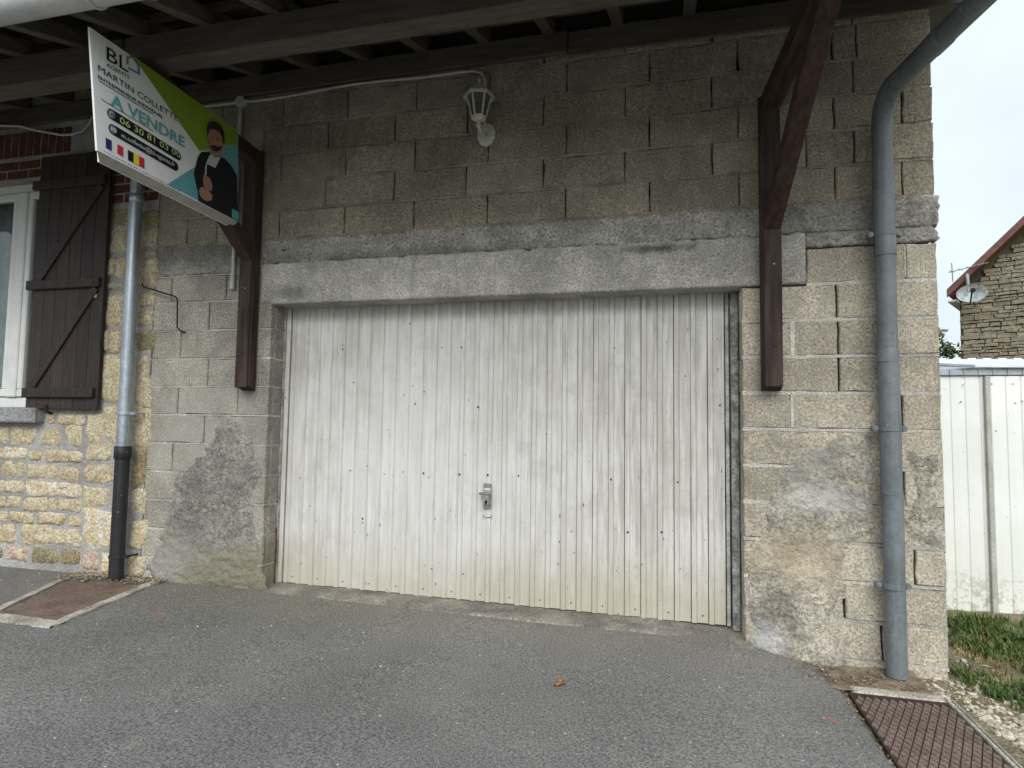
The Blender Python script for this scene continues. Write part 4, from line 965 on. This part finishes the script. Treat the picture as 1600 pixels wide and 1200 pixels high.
for j in range(13):
    for i in range(40):
        x = 1.66+.66*i/39; y = -.33+.36*j/12
        v.append((x, y, max(-.1, float(zg(x, y))-.012*(x < 1.85))+.004+.010*fbm(x*9, y*9)+.012*math.exp(-((y-.02)/.08)**2)))
for j in range(12):
    for i in range(39): f.append((j*40+i, j*40+i+1, (j+1)*40+i+1, (j+1)*40+i))
tag(obj('dirt_path', v, f, plain('dirt', (.20, .16, .115), .97, .1, var=.35, sc=14, bumpd=.01), smooth=True), kind='structure')

# fallen leaf
b = MB(); q = []
lpnt = U(875, 1070, 2, .004)
for s_, w in ((-1, .0), (-.8, .25), (-.45, .55), (-.1, .5), (.1, .62), (.4, .4), (.7, .22), (1, 0)): q.append((s_, w))
v = []; f = []
for s_, w in q:
    for k in (-1, 0, 1):
        x, y = s_*.032, k*w*.032; an = .5
        v.append((lpnt[0]+x*math.cos(an)-y*math.sin(an), lpnt[1]+x*math.sin(an)+y*math.cos(an), .006+.014*k*k*w+.006*math.sin(s_*3)+.003*random.random()))
for i in range(len(q)-1):
    for k in range(2): f.append((i*3+k, i*3+k+1, i*3+3+k+1, i*3+3+k))
lf = empty('fallen_leaf', (lpnt[0], lpnt[1], .004), 'curled orange brown dry leaf on the tarmac', 'leaf')
obj('blade', v, f, plain('dry_leaf', (.33, .14, .05), .8, .2, var=.5, sc=60), lf)
b = MB(); b.tube([v[1], (v[1][0]-.015, v[1][1]-.012, .006)], .0012, 5); b.build('stalk', plain('leaf_stalk', (.25, .13, .06), .8), lf)

# ------------------------------------------------------------------ white shed
m_shed = Mat('shed_sheet', .5, .35)
x_ = m_shed.xyz()
c = m_shed.mix(m_shed.mr(m_shed.noise(2.5, 4, .6), .3, .7), (.74, .76, .72), (.82, .83, .83))
al = m_shed.math('MULTIPLY', m_shed.mr(m_shed.noise(26, 5, .75), .46, .60), m_shed.mr(m_shed.math('ADD', x_[2], m_shed.math('MULTIPLY', m_shed.noise(5, 4, .6), .25)), .12, .42, 1, 0))
c = m_shed.mix(m_shed.math('MULTIPLY', al, .85), c, (.11, .125, .07))
c = m_shed.mix(m_shed.math('MULTIPLY', m_shed.mr(m_shed.noise(40, 3, .6), .70, .74), .7), c, (.12, .13, .09))
c = m_shed.mix(m_shed.math('MULTIPLY', m_shed.mr(x_[2], -.1, .9, .5, 0), 1.0), c, (.70, .71, .60))
m_shed.col(c); m_shed = m_shed.m
shed = empty('metal_shed', (3.9, 1.25, -.06), 'low white ribbed metal shed with pale roof behind the gravel verge', 'shed')
SY = 1.18
def sheet(x0, x1, z0, z1, pitch, y, mat, nm, par, amp=.006):
    v = []; f = []; x = x0; pr = []
    while x < x1-.001:
        for a, d in ((0, 0), (.004, amp), (.010, 0), (pitch*.55, -.0015)): 
            if x+a < x1: pr.append((x+a, d))
        x += pitch
    pr.append((x1, 0))
    for z in (z0, (z0+z1)/2, z1):
        for a, d in pr: v.append((a, y+d, z))
    n = len(pr)
    for i in range(2):
        for j in range(n-1): f.append((i*n+j, i*n+j+1, (i+1)*n+j+1, (i+1)*n+j))
    return obj(nm, v, f, mat, par)
sheet(2.70, 3.165, -.062, 1.522, .0875, SY, m_shed, 'wall_sheet', shed)
sheet(3.195, 3.80, -.075, 1.522, .0875, SY-.012, m_shed, 'wall_sheet', shed)
sheet(3.83, 4.43, -.075, 1.522, .0875, SY-.012, m_shed, 'wall_sheet', shed)
m_shedpost = plain('shed_post', (.42, .43, .38), .55, .3, var=.15)
for x in (3.166, 3.80):
    b = MB(); b.box((x-.002, SY-.03, -.07), (x+.028, SY+.01, 1.522)); b.build('corner_post', m_shedpost, shed, bev=.004)
m_roofp = plain('shed_roof', (.72, .76, .80), .4, .4, var=.06); m_fas = plain('shed_fascia', (.38, .43, .48), .45, .4, var=.12)
b = MB(); b.box((2.6, SY+.03, -.07), (4.45, SY+1.9, 1.50)); b.build('body', m_shedpost, shed)
b = MB(); b.box((2.6, SY-.02, 1.528), (4.5, SY+.03, 1.575)); b.build('fascia', m_fas, shed, bev=.003)
for k in range(22):
    b = MB(); b.box((2.62+k*.085, SY-.026, 1.53), (2.626+k*.085, SY-.02, 1.573)); b.build('fascia_rib', m_fas, shed)
# two roof slopes: long white one facing us, small one hipping away to the left
b = MB(); b.add([(3.10, SY-.05, 1.578), (4.6, SY-.05, 1.560), (4.6, SY+.9, 1.700), (2.66, SY+.9, 1.720), (3.10, SY-.05, 1.598), (4.6, SY-.05, 1.584), (4.6, SY+.9, 1.720), (2.66, SY+.9, 1.740)], [(0,1,2,3),(7,6,5,4),(0,4,5,1),(1,5,6,2),(2,6,7,3),(3,7,4,0)]); b.build('roof', m_roofp, shed, bev=.003)
b = MB(); b.add([(2.55, SY+.1, 1.545), (3.10, SY-.05, 1.578), (2.66, SY+.9, 1.71), (2.55, SY+.9, 1.62)], [(0, 1, 2, 3)]); b.build('roof_hip', m_fas, shed)
for k in range(18):
    x = 2.70+k*.105; b = MB(); zt = 1.7425-.0103*(x-2.66); b.box((x, SY+.885, zt-.02), (x+.055, SY+.91, zt+.003)); b.build('ridge_cap', m_roofp, shed)
for px, py in ((1505, 601), (1549, 600), (1582, 600), (1597, 627), (1586, 630), (1556, 673), (1501, 628)):
    p = U(px, py, 1, SY-.01); dot('screw', p[0], p[2], .006, SY-.014, m_zinc, shed)
b = MB(); b.box((2.55, SY-.06, -.13), (4.5, SY+.02, -.078)); b.build('footing', m_pale, shed, bev=.01)

# ------------------------------------------------------------------ far stone house
FY = 9.0
FR = math.radians(-30)
pc = U(1500, 500, 1, FY); fx0 = pc[0]; ecx, esn = math.cos(FR), math.sin(FR)
def UF(px, py):            # pixel -> (along the gable, height) on the turned gable plane
    d = _fw+_r2*(px-800)/F_PX-_u2*(py-600)/F_PX; A_ = np.array([[d[0], -ecx], [d[1], -esn]]); t_, s_ = np.linalg.solve(A_, np.array([fx0-CAM[0], FY-CAM[1]]))
    return np.array([fx0+s_, FY, CAM[2]+t_*d[2]])
far = empty('far_stone_house', (fx0, FY, -.1), 'old stone gable house with red brown verge behind the shed', 'house')
ev = UF(1484, 458); vg = UF(1602, 346); slope = (vg[2]-ev[2])/(vg[0]-ev[0])
def rz(x): return ev[2]+slope*(x-ev[0])
RX = fx0+4.0
b = MB(); b.add([(fx0, FY+.02, -.2), (RX+4, FY+.02, -.2), (RX+4, FY+.02, rz(fx0)-.1), (RX, FY+.02, rz(RX)-.1), (fx0, FY+.02, rz(fx0)-.1)]+[(fx0, FY+7, -.2), (RX+4, FY+7, -.2), (RX+4, FY+7, rz(fx0)-.1), (RX, FY+7, rz(RX)-.1), (fx0, FY+7, rz(fx0)-.1)],
      [(0,1,2,3,4),(9,8,7,6,5),(0,5,6,1),(1,6,7,2),(2,7,8,3),(3,8,9,4),(4,9,5,0)])
m_farm = concrete('far_mortar', (.10, .085, .058), (.10, .085, .058), stain=.3)
b.build('wall', m_farm, far)
m_far = m_stone('far_wall_stone', (.24, .21, .155), (.34, .30, .225), (.22, .20, .16))
z = 2.05; cnt = 0
while z < rz(fx0+1.5)-.1 and cnt < 300:
    h = random.uniform(.045, .085); x = fx0+random.uniform(0, .05)
    while x < fx0+1.5:
        w = random.uniform(.09, .32)
        if z+h < rz(x)-.14:
            chunk('stone', outline(x, z+.003, x+w-.007, z+h-.003+random.uniform(-.008, .006), .08, .007), m_far, far, y=FY-.02+random.uniform(-.02, .015), depth=.06, bev=.010, rough=.004); cnt += 1
        x += w
    z += h
m_verge = plain('verge_red', (.16, .075, .062), .7, .3, var=.2)
def slab(x0, x1, y0, y1, dz0, dz1, nm, mat):
    v = []
    for x in (x0, x1):
        for y, d in ((y0, dz0), (y1, dz0), (y1, dz1), (y0, dz1)): v.append((x, y, rz(x)+d))
    b = MB(); b.add(v, [(0,1,2,3),(7,6,5,4),(0,4,5,1),(1,5,6,2),(2,6,7,3),(3,7,4,0)]); b.build(nm, mat, far)
slab(ev[0], RX, FY-.28, FY-.25, -.12, .02, 'verge_board', m_verge); slab(ev[0]+.01, RX, FY-.25, FY+7, -.10, -.02, 'roof', m_verge)
b = MB(); b.box((ev[0], FY-.24, rz(ev[0])-.20), (fx0, FY+7, rz(ev[0])-.17)); b.build('soffit', m_pvc, far)
# satellite dish
dpnt = UF(1524, 463)
dish = empty('satellite_dish', (fx0, FY, dpnt[2]-.3), 'pale round satellite dish on the far stone gable', 'dish')
m_dish = plain('dish_paint', (.36, .39, .39), .5, .35, var=.4, sc=12)
v = []; f = []; NR, NS = 5, 28; rx_, rz_ = .225, .155
for i in range(NR+1):
    for k in range(NS):
        a = 2*math.pi*k/NS; t_ = i/NR
        v.append((dpnt[0]+rx_*t_*math.cos(a), FY-.35-.05*t_*t_+.05, dpnt[2]+rz_*t_*math.sin(a)))
for i in range(NR):
    for k in range(NS): f.append((i*NS+k, i*NS+(k+1) % NS, (i+1)*NS+(k+1) % NS, (i+1)*NS+k))
obj('reflector', v, f, m_dish, dish, smooth=True)
b = MB(); b.tube([(dpnt[0]-.02, FY-.40, dpnt[2]-.19), (dpnt[0]+.03, FY-.60, dpnt[2]-.06), (dpnt[0]+.05, FY-.66, dpnt[2]-.01)], .012, 6); b.build('feed_arm', m_iron, dish)
b = MB(); b.lathe((dpnt[0]+.05, FY-.66, dpnt[2]), [(.03, 0), (.045, .05), (.03, .08)], 8, ax=1); b.build('feed_horn', m_iron, dish)
b = MB(); b.tube([(dpnt[0]-.05, FY-.30, dpnt[2]+.05), (dpnt[0]-.06, FY-.32, dpnt[2]+.34)], .025, 8); b.tube([(dpnt[0]-.06, FY-.32, dpnt[2]+.34), (dpnt[0]-.10, FY+.02, dpnt[2]+.42)], .018, 8); b.build('mast', m_dish, dish)
ant = empty('television_aerial', (fx0, FY, dpnt[2]+.3), 'small wire aerial above the satellite dish', 'aerial')
b = MB(); b.tube([(dpnt[0]-.33, FY-.32, dpnt[2]+.42), (dpnt[0]+.24, FY-.32, dpnt[2]+.50)], .008, 6); b.build('boom', m_zinc, ant)
for k in range(5):
    b = MB(); x = dpnt[0]-.28+k*.12; b.tube([(x, FY-.55, dpnt[2]+.40+k*.015), (x, FY-.09, dpnt[2]+.46+k*.015)], .006, 5); b.build('element', m_zinc, ant)
b = MB(); b.tube([(dpnt[0]-.27, FY-.32, dpnt[2]+.24), (dpnt[0]-.28, FY-.32, dpnt[2]+.58)], .009, 6); b.build('mast', m_zinc, ant)

for o_ in (far, dish, ant): o_.rotation_euler.z = FR
# ------------------------------------------------------------------ vegetation
def m_leafm(name, c1, c2):
    m = Mat(name, .6, .3); c = m.mix(m.mr(m.noise(3.5, 4, .6), .3, .7), c1, c2)
    c = m.mix(m.mr(m.noise(40, 2, .5), .3, .7, 0, .6), c, tuple(x*.6 for x in c1)); m.col(c)
    m.b.inputs['Subsurface Weight'].default_value = 0.0; return m.m
m_grass = m_leafm('grass_blade', (.070, .125, .028), (.125, .175, .045))
m_dry = m_leafm('dry_grass', (.30, .24, .10), (.36, .28, .12))
def blades(name, spots, hmin, hmax, mat, label, w=.0035):
    V = []; Fc = []
    for x, y, z in spots:
        h = R_.uniform(hmin, hmax); an = R_.random()*6.28; ln = R_.uniform(.25, .9)*h
        dx, dy = math.cos(an), math.sin(an); px_, py_ = -dy*w*R_.uniform(.7, 1.4), dx*w*R_.uniform(.7, 1.4); n = len(V)
        V += [(x-px_, y-py_, z-.004), (x+px_, y+py_, z-.004), (x+dx*ln*.35+px_*.8, y+dy*ln*.35+py_*.8, z+h*.6), (x+dx*ln*.35-px_*.8, y+dy*ln*.35-py_*.8, z+h*.6), (x+dx*ln, y+dy*ln, z+h*R_.uniform(.8, 1.0))]
        Fc += [(n, n+1, n+2, n+3), (n+3, n+2, n+4)]
    o = obj(name, V, Fc, mat, None, origin=(2.9, .3, -.1)); return tag(o, label, 'grass', kind='stuff')
green = []; dry = []
while len(green) < 15000:
    x = R_.uniform(2.40, 4.3); y = R_.uniform(-1.7, 1.14)
    if x < 2.52 and y > -.05: continue
    n_ = fbm(x*2.1+3, y*2.1, 1.0, 4)
    k = n_+.10*(y-.35)+(x-2.85)*.35-.45*float(sstep(.85, 1.1, y))
    if y < .05: k -= .22
    # tufts seen in the photograph
    for tx, ty, tr, s_ in ((2.62, .66, .16, .7), (2.95, .80, .2, .5), (2.55, -.08, .10, .8), (2.68, -.20, .12, .8), (2.78, -.32, .10, .8), (3.05, .25, .22, .6), (2.60, -.85, .12, .9), (2.85, -.55, .16, .8), (2.95, -.1, .2, .8), (3.0, .5, .2, .7), (2.75, .32, .18, -.7)):
        k += s_*math.exp(-((x-tx)**2+(y-ty)**2)/tr**2)
    if k > R_.uniform(.05, .45): green.append((x, y, zs(x, y)))
while len(dry) < 1700:
    x = R_.uniform(2.5, 3.6); y = R_.uniform(-.1, 1.0)
    if fbm(x*2.5, y*2.5, 7)+.7*math.exp(-((x-2.8)**2+(y-.35)**2)/.07) > .25: dry.append((x, y, zs(x, y)))
blades('grass', green, .018, .070, m_grass, 'green grass tufts on the verge in front of the shed')
blades('dry_grass', dry, .010, .035, m_dry, 'straw coloured dead grass on the verge', .003)
m_weed = m_leafm('weed_leaf', (.06, .12, .035), (.10, .17, .06))
def weed(x, y, r, label):
    e = empty('weed_plant', (x, y, zs(x, y)), label, 'weed', 'low broad leaved weeds on the verge')
    for k in range(9):
        an = k*2.4+R_.random(); L = r*R_.uniform(.7, 1.1); w = L*.28; V = []; z0 = zs(x, y)
        for t_, ww in ((0, .15), (.35, .8), (.7, 1), (1.0, .05)):
            for s_ in (-1, 0, 1):
                V.append((x+math.cos(an)*L*t_-math.sin(an)*s_*w*ww, y+math.sin(an)*L*t_+math.cos(an)*s_*w*ww, z0+.004+L*(.75*t_-.5*t_*t_)+abs(s_)*w*.25))
        obj('leaf', V, [(i*3+k2, i*3+k2+1, i*3+k2+4, i*3+k2+3) for i in range(3) for k2 in range(2)], m_weed, e, smooth=True)
weed(2.62, -.16, .055, 'broad leaved weed beside the foot of the block wall corner'); weed(2.72, -.24, .06, 'broad leaved weed in the gravel by the drain frame'); weed(3.10, .30, .09, 'broad leaved weed in the grass at the right picture edge'); weed(3.02, .62, .08, 'broad leaved weed close to the shed wall')

def tree(name, base, h, rad, nleaf, mats, label, seed, cz=.62, lsz=.10):
    r = random.Random(seed); x0, y0, z0 = base
    e = empty(name, base, label, 'tree', 'trees beyond the shed')
    b = MB(); b.tube([(x0, y0, z0), (x0+.05, y0, z0+h*.3), (x0-.05, y0+.05, z0+h*.75)], [rad*.09, rad*.07, rad*.02], 8); 
    for k in range(6):
        an = k*1.1; zz_ = z0+h*(.3+.07*k); b.tube([(x0, y0, zz_), (x0+math.cos(an)*rad*.6, y0+math.sin(an)*rad*.6, zz_+h*.2)], [rad*.035, rad*.01], 6)
    b.build('trunk', plain('bark_'+name, (.09, .07, .05), .9, .1, var=.3), e)
    cl = [(x0+r.gauss(0, rad*.45), y0+r.gauss(0, rad*.45), z0+h*cz+r.gauss(0, h*.17), rad*r.uniform(.18, .36)) for _ in range(34)]
    for mi, mt in enumerate(mats):
        V = []; Fc = []
        for _ in range(nleaf//len(mats)):
            c = cl[r.randrange(mi, len(cl), len(mats))]; d = Vector((r.gauss(0, 1), r.gauss(0, 1), r.gauss(0, 1))).normalized()*c[3]*r.uniform(.55, 1.05)
            p = np.array((c[0]+d.x, c[1]+d.y, c[2]+d.z)); a1 = np.array(Vector((r.gauss(0, 1), r.gauss(0, 1), r.gauss(0, 1))).normalized())*lsz*r.uniform(.6, 1.2); a2 = np.cross(a1, d); a2 = a2/np.linalg.norm(a2)*lsz*.55; n = len(V)
            V += [p-a1, p+a2*.8, p+a1, p-a2*.8]; Fc.append((n, n+1, n+2, n+3))
        obj('crown', V, Fc, mt, e)
m_t1 = m_leafm('tree_leaf_light', (.10, .15, .035), (.15, .20, .055)); m_t2 = m_leafm('tree_leaf_dark', (.045, .075, .02), (.07, .10, .03))
m_t3 = m_leafm('tree_leaf_olive', (.11, .12, .055), (.14, .14, .07))
tp = U(1486, 560, 1, 15.0)
tree('bush_tree', (tp[0]+.1, 15.0, -.1), 3.5, 1.2, 6000, (m_t1, m_t2), 'bright green bushy tree between wall and far house', 4, .66, .075)
tp = U(1478, 560, 1, 24.0)
tree('far_tree', (tp[0]+.3, 24.0, -.1), 3.9, 2.0, 5000, (m_t3, m_t2), 'olive tree top behind the bright green bush', 9, .68, .16)
tp = U(1462, 560, 1, 26.0)
tree('far_tree', (tp[0]-1.0, 27.0, -.1), 4.2, 2.2, 4000, (m_t3, m_t2), 'farthest tree mostly hidden by the garage corner', 12, .68, .16)
# low wooded ridge
v = []; f = []
for i in range(81):
    x = -200+5*i
    for j, (y, hh) in enumerate(((60, 0), (80, .7), (110, 1), (160, .2))): v.append((x, y, -.2+hh*(4.2+1.2*fbm(x*.03, y*.02)+.4*fbm(x*.3, y*.1))))
for i in range(80):
    for j in range(3): f.append((i*4+j, i*4+4+j, i*4+5+j, i*4+1+j))
tag(obj('hill', v, f, m_leafm('hill_wood', (.07, .085, .04), (.10, .115, .055))), kind='structure')
